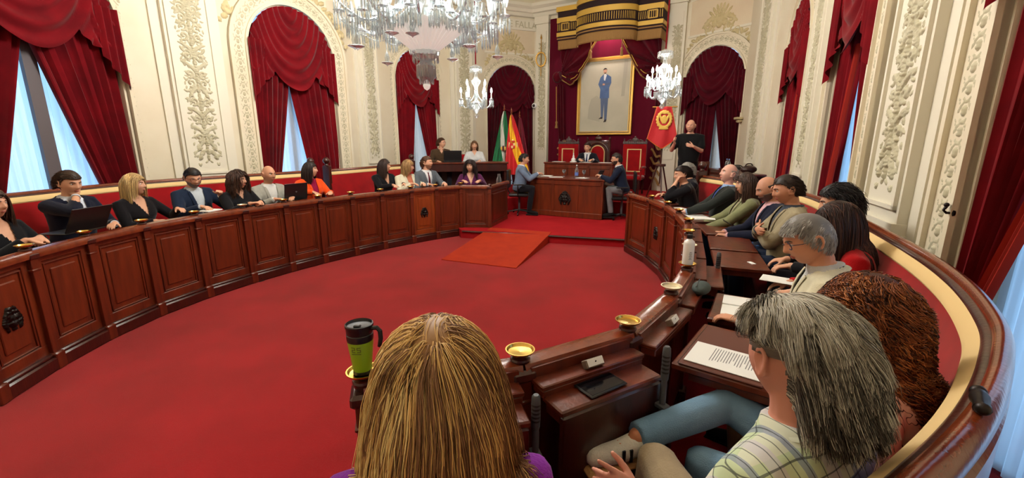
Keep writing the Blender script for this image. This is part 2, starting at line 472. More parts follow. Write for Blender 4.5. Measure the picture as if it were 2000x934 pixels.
# painted inset panels framed on the back wall and over the arches
def inset(a, b, s0, s1, z0, z1, mat='panel'):
    A, t, n, L = frame2(a, b); m = MB()
    strip(m, A,t,n, s0, s1, z0, z1, .012, 0)
    for (p, q, r, u) in ((s0-.05,s0,z0-.05,z1+.05),(s1,s1+.05,z0-.05,z1+.05),(s0,s1,z0-.05,z0),(s0,s1,z1,z1+.05)): strip(m, A,t,n, p, q, r, u, .03, 1)
    o = m.build('trim_%d' % (len(TR)+1), [mat, 'stucco'], None, False); struct(o); TR.append(o); return o
TA, TB = (.66,13.82), (4.45,11.55)
TAv, Tt, Tn, TL = frame2(TA, TB)
def TH(s, d, z): return Vector(W3(TAv, Tt, Tn, s, d, z))     # s along the throne wall, d into the room
# pale pilaster strips beside the throne drape
for s in (.12, TL-.52):
    m = MB(); strip(m, TAv,Tt,Tn, s, s+.4, 0, 5.1, .1); strip(m, TAv,Tt,Tn, s+.06, s+.34, 1.3, 4.9, .12); strip(m, TAv,Tt,Tn, s-.03, s+.43, 5.1, 5.3, .16)
    o = m.build('trim_%d' % (len(TR)+1), 'stucco', None, False); struct(o); TR.append(o)
    r = MB(); X, Z, H = relief(foliage(.34, 3.2, 9, .7), .28, 3.2, .011); place_relief(r, TAv,Tt,Tn, s+.06, 1.5, .115, X, Z, H); r.build('carved_panel', 'relief', o, True, None)
# cornice all around
m = MB()
path = [(-4.6,1.6),(-5.3,3.4),g('w1',0),g('w1',1),g('w2',0),g('w2',1),g('w3',0),g('w3',1),g('w4',0),g('w4',1),g('w5',0),g('w5',1),g('w6',0),g('w6',1),g('w7',0),g('w7',1),g('w8',0),g('w8',1),(1.5,-.4)]
m.sweep([(x,y,0) for x, y in path], [(-.02,5.3),(.1,5.32),(.14,5.4),(.2,5.42),(.22,5.5),(.3,5.56),(.3,5.64),(.02,5.7),(-.02,5.7)])
o = m.build('trim_%d' % (len(TR)+1), 'stucco', None, True, 30); struct(o); TR.append(o)
# inscription tablet above the arch beside the throne
A4, t4, n4, L4 = frame2(*W['w4'])
m = MB(); m_ = strip(m, A4,t4,n4, -.6, L4+.35, 4.95, 5.24, .05); o = m.build('trim_%d' % (len(TR)+1), 'stucco', None, False); struct(o); TR.append(o)
def text(s, loc, R, size, mat, name='lettering', parent=None, ext=.004, align='CENTER'):
    c = bpy.data.curves.new(name, 'FONT'); c.body = s; c.size = size; c.extrude = ext; c.align_x = align; c.align_y = 'CENTER'
    tmp = bpy.data.objects.new('tmp_text', c); COL.objects.link(tmp)
    dg = bpy.context.evaluated_depsgraph_get(); dg.update()
    me = bpy.data.meshes.new_from_object(tmp.evaluated_get(dg)); bpy.data.objects.remove(tmp); 
    me.materials.clear(); me.materials.append(M[mat])
    me.transform(Matrix.Translation(loc) @ R.to_4x4())
    return link(name, me, parent)
def wall_R(t, n):  # text x along t, y up, z toward viewer
    return Matrix(((t[0],0,n[0]),(t[1],0,n[1]),(0,1,0)))
text('DE FALLA', Vector(W3(A4,t4,n4,L4*.68,.055,5.09)), wall_R(t4, n4), .25, 'relief', 'inscription', o)
# small round wall speaker and brackets
sp = thing('wall_speaker', 'small round speaker with dark grille on the cream wall beside the flags', 'speaker', TH(.12-.02,.12,2.83))
m = MB(); m.lathe([(0,-.01),(.075,-.01),(.08,.02),(.06,.05),(.045,.05)], (0,0,0), 20, axis=Tn); m.build('housing', 'white_plastic', sp)
m = MB(); m.lathe([(.0,.056),(.045,.05)], (0,0,0), 16, axis=Tn); m.build('grille', 'black_plastic', sp)

# ------------------------------------------------------------------ raised floors
def slab(name, pts, z0, z1, mat, label=None, cat=None):
    m = MB(); n = len(pts)
    V = [(x,y,z0) for x, y in pts]+[(x,y,z1) for x, y in pts]
    F = [tuple(range(n-1,-1,-1)), tuple(range(n, 2*n))]+[(i,(i+1)%n,n+(i+1)%n,n+i) for i in range(n)]
    m.add(V, F); o = m.build(name, mat, None, False)
    struct(o)
    if label: tag(o, label, cat)
    return o
slab('floor_platform', [(-.95,7.86),(1.97,7.1),(3.3,7.0),(4.9,8.5),(5.1,10.5),(4.4,11.7),(.7,13.9),(-.8,13.4),(-2.1,12.1),(-2.6,10.6),(-1.2,8.6)], 0, .15, 'carpet2')
slab('floor_dais', [(-.3,10.0),(.4,10.6),(2.4,9.5),(2.9,8.3),(4.0,7.7),(4.85,8.4),(5.1,10.4),(4.4,11.65),(.7,13.85),(-.8,13.35),(-2.1,12.05),(-2.55,10.7),(-1.9,9.8)], .15, .45, 'carpet2')
rp = [at(958,446,.15), at(1077,455,.15), at(1008,525,.0), at(862,508,.0)]
hi0, hi1, lo1, lo0 = [Vector(p) for p in rp]
m = MB(); 
V = [(lo0.x,lo0.y,.012),(lo1.x,lo1.y,.012),(hi1.x,hi1.y,.165),(hi0.x,hi0.y,.165),(lo0.x,lo0.y,.001),(lo1.x,lo1.y,.001),(hi1.x,hi1.y,.001),(hi0.x,hi0.y,.001)]
m.add(V, [(0,1,2,3),(4,7,6,5),(0,4,5,1),(1,5,6,2),(2,6,7,3),(3,7,4,0)])
o = m.build('access_ramp', 'ramp', None, False); tag(o, 'orange-red covered access ramp leading from the carpet up to the platform', 'ramp')
# wooden edge under the platform front
m = MB(); m.tube([(-.93,7.845,.13),(1.95,7.085,.13)], .018, 8); o = m.build('trim_%d' % (len(TR)+1), 'wood_dark'); struct(o); TR.append(o)

# ------------------------------------------------------------------ windows: frames, sheers, velvet
def panel_cloth(A, t, n, s_top, s_bot, z0, z1, d, pleats, amp, nz=26, ns=None, gather=None, seed=0):
    """cloth hanging between s ranges that differ top and bottom; gather (z,frac) pinches"""
    R = np.random.default_rng(seed); ns = ns or pleats*8
    q = np.linspace(0, 1, ns); ph = R.uniform(0, 6, 3)
    rows = []
    for k in range(nz):
        f = k/(nz-1); z = z0+(z1-z0)*f
        e = f**1.0
        a = s_bot[0]+(s_top[0]-s_bot[0])*e; b = s_bot[1]+(s_top[1]-s_bot[1])*e
        if len(s_top) > 2:  # bowed inner edge
            bow = s_top[2]*math.sin(PI*f)
            a += bow if s_top[3] == 0 else 0; b += bow if s_top[3] == 1 else 0
        s = a+(b-a)*q
        w = amp*(np.sin(q*pleats*2*PI+ph[0]+.5*np.sin(q*5+ph[1])+.25*f)+.35*np.sin(q*pleats*4.3*PI+ph[2]))
        rows.append(A[None]+t[None]*s[:,None]+n[None]*(d+w)[:,None]+np.array([0,0,z]))
    return np.array(rows)
def swag(A, t, n, L, d, zlow, seed=0):
    """ruched velvet pelmet filling the arch, three scalloped swags"""
    w = L/2; ns, nz = 90, 70
    u = np.linspace(-1, 1, ns)
    top = ZS+(ZTOPA-ZS)*np.sqrt(np.clip(1-u*u, 0, 1))
    # scalloped bottom
    def sc(x, c, r, dep): return dep*np.clip(1-((x-c)/r)**2, 0, 1)
    low = zlow+.22-np.maximum.reduce([sc(u,0,.52,.32), sc(u,-.76,.3,.2), sc(u,.76,.3,.2)])
    low = np.minimum(low, top-.01)
    G = np.zeros((nz, ns, 3))
    for k in range(nz):
        f = k/(nz-1); z = low+(top-low)*f
        # fold phase: nested U curves
        dd = np.minimum.reduce([np.hypot((u-0)*.9, (z-ZTOPA-.05)*.62), .42+np.hypot((u+.98)*1.25, (z-ZS-.1)*.8), .42+np.hypot((u-.98)*1.25, (z-ZS-.1)*.8)])
        w_ = .022*np.sin(dd*52+.8*np.sin(u*4))+.012*np.sin(dd*23+u*3)+.05*np.exp(-((u)/.45)**2)*(1-f)
        G[k] = A[None]+t[None]*(w+u*w*.998)[:,None]+n[None]*(d+.03+w_)[:,None]+np.array([0,0,1.])[None]*z[:,None]
    return G
DESC = {'w1': ('first tall', 'far left'), 'w2': ('', '')}
CURT = {
 'w1': 'crimson velvet curtains with ruched swag on the big window behind the navy suit',
 'w2': 'crimson velvet curtains with ruched swag on the arched window behind the bald man in grey',
 'w3': 'crimson velvet curtains partly behind the big chandelier, above the man with black glasses',
 'w4': 'dark burgundy curtain filling the arch behind the three flags',
 'w5': 'dark crimson curtains on the arched window behind the standing man in black',
 'w6': 'narrow-looking crimson curtains with swag on the window right of the shelf with bottles',
 'w7': 'crimson curtains with rust lining hanging open above the black-haired head by the bench',
 'w8': 'crimson curtain with rust lining held by a bronze tieback beside the curved bench rail'}
WN = 0
def window(k, gap_bot, gap_top, zlow=2.72, mat='velvet', daylight=True, lining=False, top_split=2.75, tail=True, blue=True, open_amt=1):
    global WN; WN += 1
    A, t, n, L = frame2(*W[k])
    # structure: wooden frame with mullion and panes
    m = MB()
    P = lambda s, d, z: W3(A, t, n, s, d, z)
    rzang = math.atan2(t[1], t[0])
    for s, w_ in ((.04,.08),(L-.04,.08),(L/2,.13)): m.box(P(s,-.13 if k == 'w1' else -.3,1.95), (w_,.05,3.9), rzang)
    for z in (.05, 2.95): m.box(P(L/2,-.13 if k == 'w1' else -.3,z), (L,.045,.07), rzang)
    o = m.build('window_%d' % WN, 'winframe', None, False); struct(o)
    g_ = MB(); g_.box(P(L/2,-.32,1.9), (L-.1,.008,3.8), rzang); g_.build('pane', 'glass_clear', o, False)
    # sheers
    sh = thing('sheer_curtain', ('pale ' if blue else 'white ')+'sheer curtain seen between the velvet drapes, '+SHEER[k], 'curtain')
    m = MB(); m.grid(panel_cloth(A,t,n,(.05,L/2),(.05,L/2),.03,3.75,-.2,9,.012,8,seed=WN)); m.build('panel', 'sheer_blue' if blue else 'sheer_white', sh)
    m = MB(); m.grid(panel_cloth(A,t,n,(L/2,L-.05),(L/2,L-.05),.03,3.75,-.2,9,.012,8,seed=WN+20)); m.build('panel', 'sheer_blue' if blue else 'sheer_white', sh)
    cu = thing('velvet_curtain', CURT[k], 'curtain')
    (g0, g1), (h0, h1) = gap_bot, gap_top
    m = MB(); m.grid(panel_cloth(A,t,n,(-.02,h0*L,.02,1),(-.04,g0*L),.02,3.6,-.04,7 if open_amt else 5,.035,seed=WN*3)); 
    dl = m.build('drape', mat, cu)
    m = MB(); m.grid(panel_cloth(A,t,n,(h1*L,L+.02,-.02,0),(g1*L,L+.04),.02,3.6,-.04,7,.035,seed=WN*3+1)); dr = m.build('drape', mat, cu)
    for ob in (dl, dr):
        s_ = ob.modifiers.new('thickness', 'SOLIDIFY'); s_.thickness = .006
    if lining:
        m = MB(); m.grid(panel_cloth(A,t,n,(h0*L-.02,h0*L+.02),(g0*L-.14,g0*L+.0),.02,2.7,-.0,2,.02,seed=WN+7)); m.build('lining', 'velvet_lining', cu)
    if k in ('w3','w4','w5'): inset(*W[k], -.2, L+.2, 4.32, 5.1)
    m = MB(); m.grid(swag(A,t,n,L,.02,zlow,WN)); m.build('swag', mat, cu)
    if tail:
        for s0, sg in ((-.04,1),(L+.04,-1)):
            rows = []; q = np.linspace(0, 1, 30)
            for kz in range(20):
                f = kz/19; z = ZS+.15-(.95-.38*q)*(1-f)
                rows.append(A[None]+t[None]*(s0+sg*q*.26)[:,None]+n[None]*(.085+.028*np.sin(q*18+sg))[:,None]+np.array([0,0,1.])[None]*z[:,None])
            m = MB(); m.grid(np.array(rows)); m.build('tail', mat, cu)
    return A, t, n, L
SHEER = {'w1':'nearest window on the left wall','w2':'arched window behind the bald man in grey','w3':'window above the man with black glasses','w4':'behind the flags',
 'w5':'behind the standing man in black','w6':'window right of the shelf with bottles','w7':'window with rust-lined curtain','w8':'window beside the curved bench rail'}
window('w1', (.0,.92), (.56,.38), zlow=2.85)
window('w2', (.05,.735), (.545,.36))
window('w3', (.26,.98), (.57,.36), blue=False)
window('w4', (.12,.6), (.5,.33), mat='velvet_dark', tail=False, blue=False)
window('w5', (.5,.9), (.56,.42), mat='velvet_dark', blue=False)
window('w6', (.345,.98), (.66,.3), lining=True)
window('w7', (.2,1.0), (.56,.46), lining=True)
window('w8', (.0,.92), (.5,.6), lining=True)
# bronze tieback
A, t, n, L = frame2(*W['w8'])
tb = thing('curtain_tieback', 'bronze tieback hook on the wall edge beside the nearest crimson curtain', 'tieback', W3(A,t,n,-.03,.05,1.36))
m = MB(); m.tube([(0,0,0),Vector(n)*.03,Vector(n)*.045+Vector((0,0,.015)),Vector(n)*.035+Vector((0,0,.035))], [.008,.007,.007,.009], 8); m.ball(Vector(n)*.035+Vector((0,0,.045)), .013); m.build('hook', 'bronze', tb)
m = MB(); m.lathe([(0,-.005),(.018,-.005),(.02,.006),(.01,.01)], (0,0,0), 16, axis=n); m.build('rosette', 'bronze', tb)
m = MB(); m.box((0,0,-.09),(.014,.01,.18),bev=.004); m.build('strap','velvet',tb)
# small bracket on right wall
b5 = frame2(g('w5',1), g('w6',0))
br = MB(); br.box(W3(b5[0],b5[1],b5[2],.12,.08,2.28),(.2,.14,.05),math.atan2(b5[1][1],b5[1][0]),bev=.01); br.box(W3(b5[0],b5[1],b5[2],.12,.06,2.22),(.12,.1,.07),math.atan2(b5[1][1],b5[1][0]),bev=.02)
o = br.build('wall_bracket','ornament'); tag(o,'small cream scrolled wall bracket right of the window behind the standing man','bracket')
# ------------------------------------------------------------------ horseshoe of desks
CEN = np.array([-.9, 4.6])
LP = [(-3.52,2.62),(-3.63,3.11),(-3.68,3.62),(-3.65,4.17),(-3.52,4.71),(-3.31,5.24),(-3.06,5.73),(-2.79,6.17),(-2.48,6.6),(-2.15,7.03),(-1.76,7.45),(-1.39,7.8),(-.97,8.13),(-.42,8.1),(-.1,9.1)]
RP = [(-.5,1.31),(.03,1.46),(.5,1.73),(.85,2.18),(1.11,2.62),(1.33,3.13),(1.54,3.67),(1.77,4.25),(1.91,4.87),(2.0,5.5),(2.0,6.15),(1.89,6.85)]
def crest_relief(r, seed):
    bl = [(r, r*.95, r*.5, r*.62, 0, .035), (r, r*1.7, r*.45, r*.16, 0, .04)]
    for s in (-1, 1):
        bl += [(r+s*r*.28, r*1.85, .02, .035, s*.4, .04)]
        for q in range(6): bl.append((r+s*r*(.62+.1*math.sin(q)), r*(.35+.25*q), r*.3, r*.12, s*(1.3-.4*q), .03))
    bl += [(r, r*1.95, .02, .04, 0, .045), (r, r*.25, r*.25, r*.16, 0, .03), (r-r*.2, r, .02, .06, .3, .045), (r+r*.2, r, .02, .06, -.3, .045)]
    return relief(bl, 2*r, 2.2*r, .005)
def bay(a, b, label, flap='up', crest=False, mat='wood_panel', z0=0, name='desk_bay', plinth=True, top=.96, group=None):
    a = np.array(a); b = np.array(b); t = (b-a); L = np.linalg.norm(t); t = t/L
    out = np.array([t[1], -t[0]])
    if np.dot(out, (a+b)/2-CEN) < 0: out = -out
    # local frame: x along the bay, y outward, origin mid
    c = (a+b)/2
    root = thing(name, label, 'desk', (c[0], c[1], z0))
    xa = t if (t[0]*out[1]-t[1]*out[0]) > 0 else -t
    root.rotation_euler = (0, 0, math.atan2(xa[1], xa[0]))
    h = L/2-.02; H = top-z0
    m = MB(); m.box((0,.012,H/2+.03), (2*h,.022,H-.1)); 
    m.box((0,.002,.17), (2*h,.03,.1), bev=.006); m.box((0,.002,H-.06), (2*h,.03,.1), bev=.006)
    for s in (-1, 1): m.box((s*(h-.03),.002,H/2), (.07,.028,H-.1), bev=.006)
    m.build('front_panel', mat, root, True, 30)
    m = MB(); w = h-.08; 
    m.tube([(-w,-.004,.235),(w,-.004,.235),(w,-.004,H-.13),(-w,-.004,H-.13)], .009, 6, closed=True)
    m.box((0,0,H/2+.05),(2*w-.09,.018,H-.46),bev=.008)
    m.build('panel_moulding', mat, root, True, 30)
    if plinth:
        m = MB(); m.box((0,-.01,.055), (2*h+.05,.1,.11), bev=.012); m.box((0,-.005,.12), (2*h+.04,.07,.03), bev=.01); m.build('plinth', 'wood_dark', root)
    m = MB(); m.sweep([(h+.02,0,0),(-h-.02,0,0)], [(-.045,H-.06),(-.05,H-.035),(-.036,H-.004),(0,H+.006),(.036,H-.004),(.05,H-.035),(.045,H-.06)], 0); m.build('top_rail', 'wood_rail', root, True, 50)
    m = MB(); m.box((0,.08,H-.065), (2*h,.085,.02), bev=.004); m.box((0,.085,H-.09), (2*h-.01,.07,.04), bev=.008); m.box((0,.045,H-.05),(2*h,.015,.07)); m.build('ledge', 'wood', root)
    if flap == 'up':
        m = MB(); m.box((0,.37,H-.125), (2*h-.03,.37,.035), bev=.008); m.box((0,.4,H-.16),(2*h-.1,.3,.05)); m.build('writing_flap', 'wood', root)
    elif flap == 'down':
        m = MB(); m.box((0,.165,H-.11), (2*h-.02,.12,.025), bev=.006); m.box((0,.15,H-.14), (2*h-.05,.08,.05)); m.build('shelf', 'wood', root)
        m = MB(); m.box((0,.215,H-.37), (2*h-.03,.026,.5), bev=.008); m.build('writing_flap', 'wood_dark', root)
    if crest:
        r = .085; X, Z, Hh = crest_relief(r, 3)
        m = MB(); A = np.array([-r, 0, H/2+.03-r]); P = A+np.stack([X, -.006-Hh, Z], -1)
        Hm = np.maximum(np.maximum(Hh[:-1,:-1], Hh[1:,:-1]), np.maximum(Hh[:-1,1:], Hh[1:,1:]))
        m.grid(P, 0, mask=Hm > .001); m.build('carved_crest', 'bronze', root, True, None)
    return root
def post(p, label, q, dish='brass', z0=0):
    """square post with moulded cap and a brass dish on top"""
    root = thing('desk_post', label, 'post', (p[0], p[1], z0), q)
    H = .908-z0
    m = MB(); m.box((0,0,H/2), (.062,.085,H), bev=.006); m.box((0,-.02,.07), (.085,.09,.14), bev=.01); m.box((0,0,H-.1),(.074,.095,.02),bev=.006); m.build('shaft', 'wood', root)
    m = MB(); m.lathe([(.02,H),(.034,H+.045),(.038,H+.058),(.036,H+.066),(.022,H+.072),(.016,H+.08)], (0,0,0), 16); m.box((0,0,H+.005),(.09,.108,.05),bev=.012); m.build('cap', 'wood_dark', root, True, 30)
    if dish:
        m = MB(); m.lathe([(.014,H+.068),(.02,H+.074),(.042,H+.082),(.052,H+.09),(.055,H+.097),(.05,H+.097),(.044,H+.088),(0,H+.085)], (0,0,0), 24)
        m.build('dish', dish, root, True, 40)
    return root
who = ['at the far left edge of the desk row','in front of the dark-haired woman at the left edge','in front of the man in navy suit holding his chin','in front of the shoulder-length blonde woman in black',
 'in front of the bearded man in glasses and blue jacket','in front of the brown-haired woman with glasses','in front of the bald man in the grey jacket','in front of the woman in the orange jacket',
 'in front of the empty red bench section','in front of the straight-haired woman in black','in front of the woman in the cream jacket','in front of the man in grey suit and tie','in front of the woman in purple, facing the room','closing the end of the left row, seen side-on']
for i in range(14):
    bay(LP[i], LP[i+1], 'panelled mahogany desk section '+who[i], crest=i in (0, 10), mat='wood_orange' if i == 10 else ('wood' if i in (12, 13) else 'wood_panel'), flap='up' if i < 13 else None, z0=0, top=.96)
gd = ['brass','brass','brass','brass','brass','brass_white','brass','brass','brass','brass','brass','brass','brass','brass']
pl = ['end post of the left desks','post with brass dish nearest the left edge, by clasped hands','post with gold dish left of the black laptop','post with gold dish by the blonde woman in black','post with brass dish left of the open notebook',
 'post with pale dish at the hands of the woman with glasses','post with brass dish between bald man and black laptop','post with brass dish below the orange jacket sleeve','post with brass dish at the empty red bench',
 'post with brass dish below the straight-haired woman','post with brass dish below the cream jacket','post with brass dish below the grey suited man','post with brass dish left of the woman in purple','corner post beside the woman in purple']
for i in range(14):
    a = LP[max(i-1, 0)]; b = LP[min(i+1, 13)]
    post(LP[i], 'mahogany '+pl[i], math.atan2(b[1]-a[1], b[0]-a[0]), gd[i] if i < 13 else None)
wr = ['with the mug post at its end, mostly behind the blonde head','with its flap folded down and a tablet on the shelf','carrying the letter and brown folder','carrying the stapled white document','behind the white bottle, flap folded down',
 'with bare polished flap beside the jeans of the pink-shirt man','in front of the woman in the green blazer','in front of the bald man in dark suit','with an open white notebook on it','with loose papers beside the woman in black','at the end next to the raised platform']
for i in range(11):
    bay(RP[i], RP[i+1], 'curved mahogany desk section '+wr[i], flap='down' if i in (0, 1, 4) else 'up', crest=i == 9, mat='wood_panel')
pr = ['post carrying the green travel mug','post with brass dish just right of the blonde head','post with brass dish between the tablet and the letter','post with pale dish left of the stapled document','post carrying the white bottle','post with brass dish hidden behind the white bottle',
 'post with gold dish at the corner of the bare flap','post with gold dish beside the dark suited bald man','post with gold dish nearest the open notebook','post with brass dish beside the loose papers','post with brass dish near the listening woman','last post at the platform end of the right desks']
for i in range(12):
    a = RP[max(i-1, 0)]; b = RP[min(i+1, 11)]
    post(RP[i], 'mahogany '+pr[i], math.atan2(b[1]-a[1], b[0]-a[0]), 'brass_white' if i in (3, 5) else ('brass' if i < 11 else None))

# ------------------------------------------------------------------ curved upholstered benches
def bench(path, label, end0=True, end1=True, n=10, dz=0):
    P = crs([(x, y, 0) for x, y in path], n); root = thing('curved_bench', label, 'bench', (0,0,dz))
    def sw(name, prof, mat, ang=40):
        m = MB(); m.sweep(P, prof); return m.build(name, mat, root, True, ang)
    sw('rail', [(-.045,1.15),(-.052,1.175),(-.05,1.205),(-.04,1.226),(-.022,1.232),(-.008,1.222),(-.004,1.2),(-.01,1.15)], 'wood_rail', 60)
    sw('back_panel', [(-.04,.02),(-.02,.02),(-.02,1.18),(-.04,1.18)], 'wood')
    sw('back_moulding', [(-.055,1.0),(-.038,.98),(-.038,1.16),(-.055,1.14)], 'wood_rail')
    sw('upper_band', [(-.03,1.1),(.012,1.1),(.014,1.188),(.006,1.2),(-.008,1.206),(-.03,1.2)], 'wood_dark')
    sw('braid', [(-.01,1.13),(.036,1.125),(.044,1.138),(.04,1.16),(.013,1.187),(-.01,1.18)], 'cream_braid')
    sw('back_cushion', [(-.02,.46),(.2,.46),(.16,.7),(.09,.95),(.045,1.1),(.036,1.13),(-.02,1.13)], 'seat_red', 60)
    sw('seat_cushion', [(-.02,.4),(.5,.4),(.52,.44),(.5,.475),(.3,.49),(.05,.48),(-.02,.46)], 'seat_red', 60)
    sw('base', [(-.02,.02),(.46,.02),(.46,.4),(-.02,.4)], 'wood_dark')
    T = P[-1]-P[-2]; T0 = P[1]-P[0]
    for p, tv, on in ((P[0], T0, end0), (P[-1], T, end1)):
        if not on: continue
        tv = tv/np.linalg.norm(tv); N = np.array([tv[1], -tv[0], 0]); rz = math.atan2(tv[1], tv[0])
        m = MB(); m.box(p+N*.0+np.array([0,0,.65]), (.06,.16,1.3), rz, bev=.01); m.box(p+N*.28+np.array([0,0,.33]), (.05,.5,.66), rz, bev=.02); m.box(p+N*.3+np.array([0,0,.68]), (.08,.5,.05), rz, bev=.02)
        m.lathe([(.03,1.29),(.035,1.31),(.025,1.33),(.05,1.35),(.062,1.38),(.055,1.41),(.03,1.44),(0,1.45)], (p[0], p[1], 0), 14); m.build('end_post', 'wood_dark', root)
    return root
bench([(-4.8,2.3),(-4.85,3.0),(-4.83,4.1),(-4.79,5.0),(-4.62,5.65),(-4.2,6.42),(-3.75,7.18),(-3.5,7.58)], 'long red bench with cream braid behind the left row of seated people', end0=False, dz=.04)
bench([(-3.32,7.8),(-3.0,8.5),(-2.72,9.2),(-2.3,10.0)], 'short red bench behind the straight-haired woman and man in grey suit', dz=.04)
bench([(3.06,7.0),(3.16,6.2),(3.18,5.3),(3.02,4.3),(2.46,3.03),(2.07,2.18),(1.78,1.66),(1.48,1.26),(1.24,1.03),(.97,.82),(.70,.65),(.42,.5),(.1,.38),(-.25,.36)], 'long red bench with cream braid curving around the right side to the camera', end1=False)
kn = at(1912, 792, 1.232)
k = thing('carved_finial', 'dark carved knob lying along the near bench rail at the right', 'finial', kn, math.radians(48)); k.scale = (.8,.8,.8)
m = MB(); m.tube([(-.055,0,.01),(-.045,0,.012),(-.02,0,.014),(.01,0,.014),(.035,0,.014),(.05,0,.012)], [.008,.018,.015,.02,.017,.008], 12); m.build('shaft', 'bronze', k)
for x_, r_ in ((.048,.018),(-.05,.016)): m = MB(); m.ball((x_,0,.015), r_); m.build('ball_end', 'bronze', k)

# ------------------------------------------------------------------ clerks' desk on the left of the platform
DE0, DE1 = np.array([-2.15,10.3]), np.array([-.18,10.75])
t = (DE1-DE0)/np.linalg.norm(DE1-DE0); q = math.atan2(t[1], t[0]); c = (DE0+DE1)/2; Ld = np.linalg.norm(DE1-DE0)
cd = thing('clerks_desk', 'long dark raised desk left of the flags, with a dark laptop on it', 'desk', (c[0], c[1], .45), q)
m = MB(); m.box((0,.0,.815), (Ld+.06,.6,.04), bev=.01); m.build('desk_top', 'wood', cd)
m = MB(); m.box((0,-.26,.71), (Ld,.03,.18), bev=.006); m.build('front_board', 'wood_dark', cd)
for s in (-1, 0, 1):
    m = MB(); m.box((s*(Ld/2-.04),.0,.4), (.05,.5,.8), bev=.006); m.build('leg_panel', 'wood_dark', cd)
m = MB(); m.box((0,.2,.4),(Ld-.1,.02,.7)); m.build('back_board','wood_dark',cd)
# ------------------------------------------------------------------ throne wall: cloth, canopy, portrait
CS = 2.46  # centre of the drape along the wall
root = thing('throne_canopy', 'tall maroon velvet hanging with fringed gold and black canopy above the portrait', 'canopy')
rz = math.atan2(Tt[1], Tt[0])
P = panel_cloth(TAv,Tt,Tn,(CS-1.9,CS+1.28),(CS-1.9,CS+1.28),.46,5.2,.07,10,.008,12); m = MB(); m.grid(P); m.build('backcloth', 'backcloth', root)
# canopy: stepped front with bulging middle
def canopy_path(grow=0, n=40):
    pts = [TH(CS-1.37-grow,.05,0), TH(CS-1.37-grow,.62+grow,0), TH(CS-.78-grow*.3,.62+grow,0)]
    for k in range(n+1):
        a = PI-PI*k/n; pts.append(TH(CS+.78*math.cos(a), .66+grow+.42*math.sin(a), 0))
    pts += [TH(CS+.78+grow*.3,.62+grow,0), TH(CS+1.37+grow,.62+grow,0), TH(CS+1.37+grow,.05,0)]
    return pts
def band(name, mat, g, z0, z1, d=.03):
    m = MB(); m.sweep(canopy_path(g), [(0,z0),(0,z1),(d,z1),(d,z0)], cap=True); return m.build(name, mat, root, True, 30)
band('top_band', 'dark_cloth', 0, 5.02, 5.3)
band('gold_moulding', 'gold_cloth', .035, 5.18, 5.3); band('gold_moulding', 'gold_cloth', .02, 4.9, 5.03); band('gold_moulding', 'gold_cloth', .02, 4.56, 4.66)
band('striped_band', 'dark_cloth', 0, 4.66, 4.92); band('black_band', 'dark_cloth', 0, 4.46, 4.56); band('gold_cord', 'gold_thread', .012, 4.49, 4.52)
# gold slats on the striped band
cp = [Vector(p) for p in canopy_path(.036)]
m = MB(); acc = 0
for i in range(1, len(cp)-2):
    a, b = cp[i], cp[i+1]; L = (b-a).length; k = max(1, int(L/.05)); r_ = math.atan2((b-a).y, (b-a).x)
    for j in range(k):
        p = a.lerp(b, (j+.5)/k); m.box((p.x, p.y, 4.79), (.012,.03,.17), r_)
m.build('gold_slat', 'gold_cloth', root, False)
for s in (-1.16, 1.16):
    m = MB()
    for (dx, dz, w_, h_) in ((0,.085,.22,.02),(0,-.085,.22,.02),(-.1,0,.02,.18),(.1,0,.02,.18)):
        m.box(TH(CS+s+dx,.67,4.79+dz), (w_,.03,h_), rz)
    m.box(TH(CS+s,.655,4.79), (.3,.03,.24), rz, 1)
    m.build('square_badge', ['gold_cloth','dark_cloth'], root, False)
# fringe
cpd = np.array([tuple(p) for p in canopy_path(.0, 60)])
fr = []
seg = []
for i in range(len(cpd)-1):
    L = np.linalg.norm(cpd[i+1]-cpd[i]); k = max(1, int(L/.012))
    for j in range(k): seg.append(cpd[i]+(cpd[i+1]-cpd[i])*j/k)
seg = np.array(seg); T_ = np.gradient(seg, axis=0); T_ /= np.linalg.norm(T_, axis=1)[:,None]+1e-9; N_ = np.c_[T_[:,1], -T_[:,0], np.zeros(len(seg))]
w_ = .006*np.sin(np.arange(len(seg))*2.1)
rows = [seg+N_*(.0+w_*f)[:,None]+np.array([0,0,4.47-.24*f+0*f]) for f in np.linspace(0, 1, 6)]
m = MB(); m.grid(np.array(rows)); o = m.build('fringe', 'gold_thread', root); s_ = o.modifiers.new('t','SOLIDIFY'); s_.thickness = .012
m = MB(); pp = canopy_path(0); m.add([tuple(p+Vector((0,0,5.05))) for p in pp], [tuple(range(len(pp)))]); m.build('canopy_lining', 'backcloth', root, False)
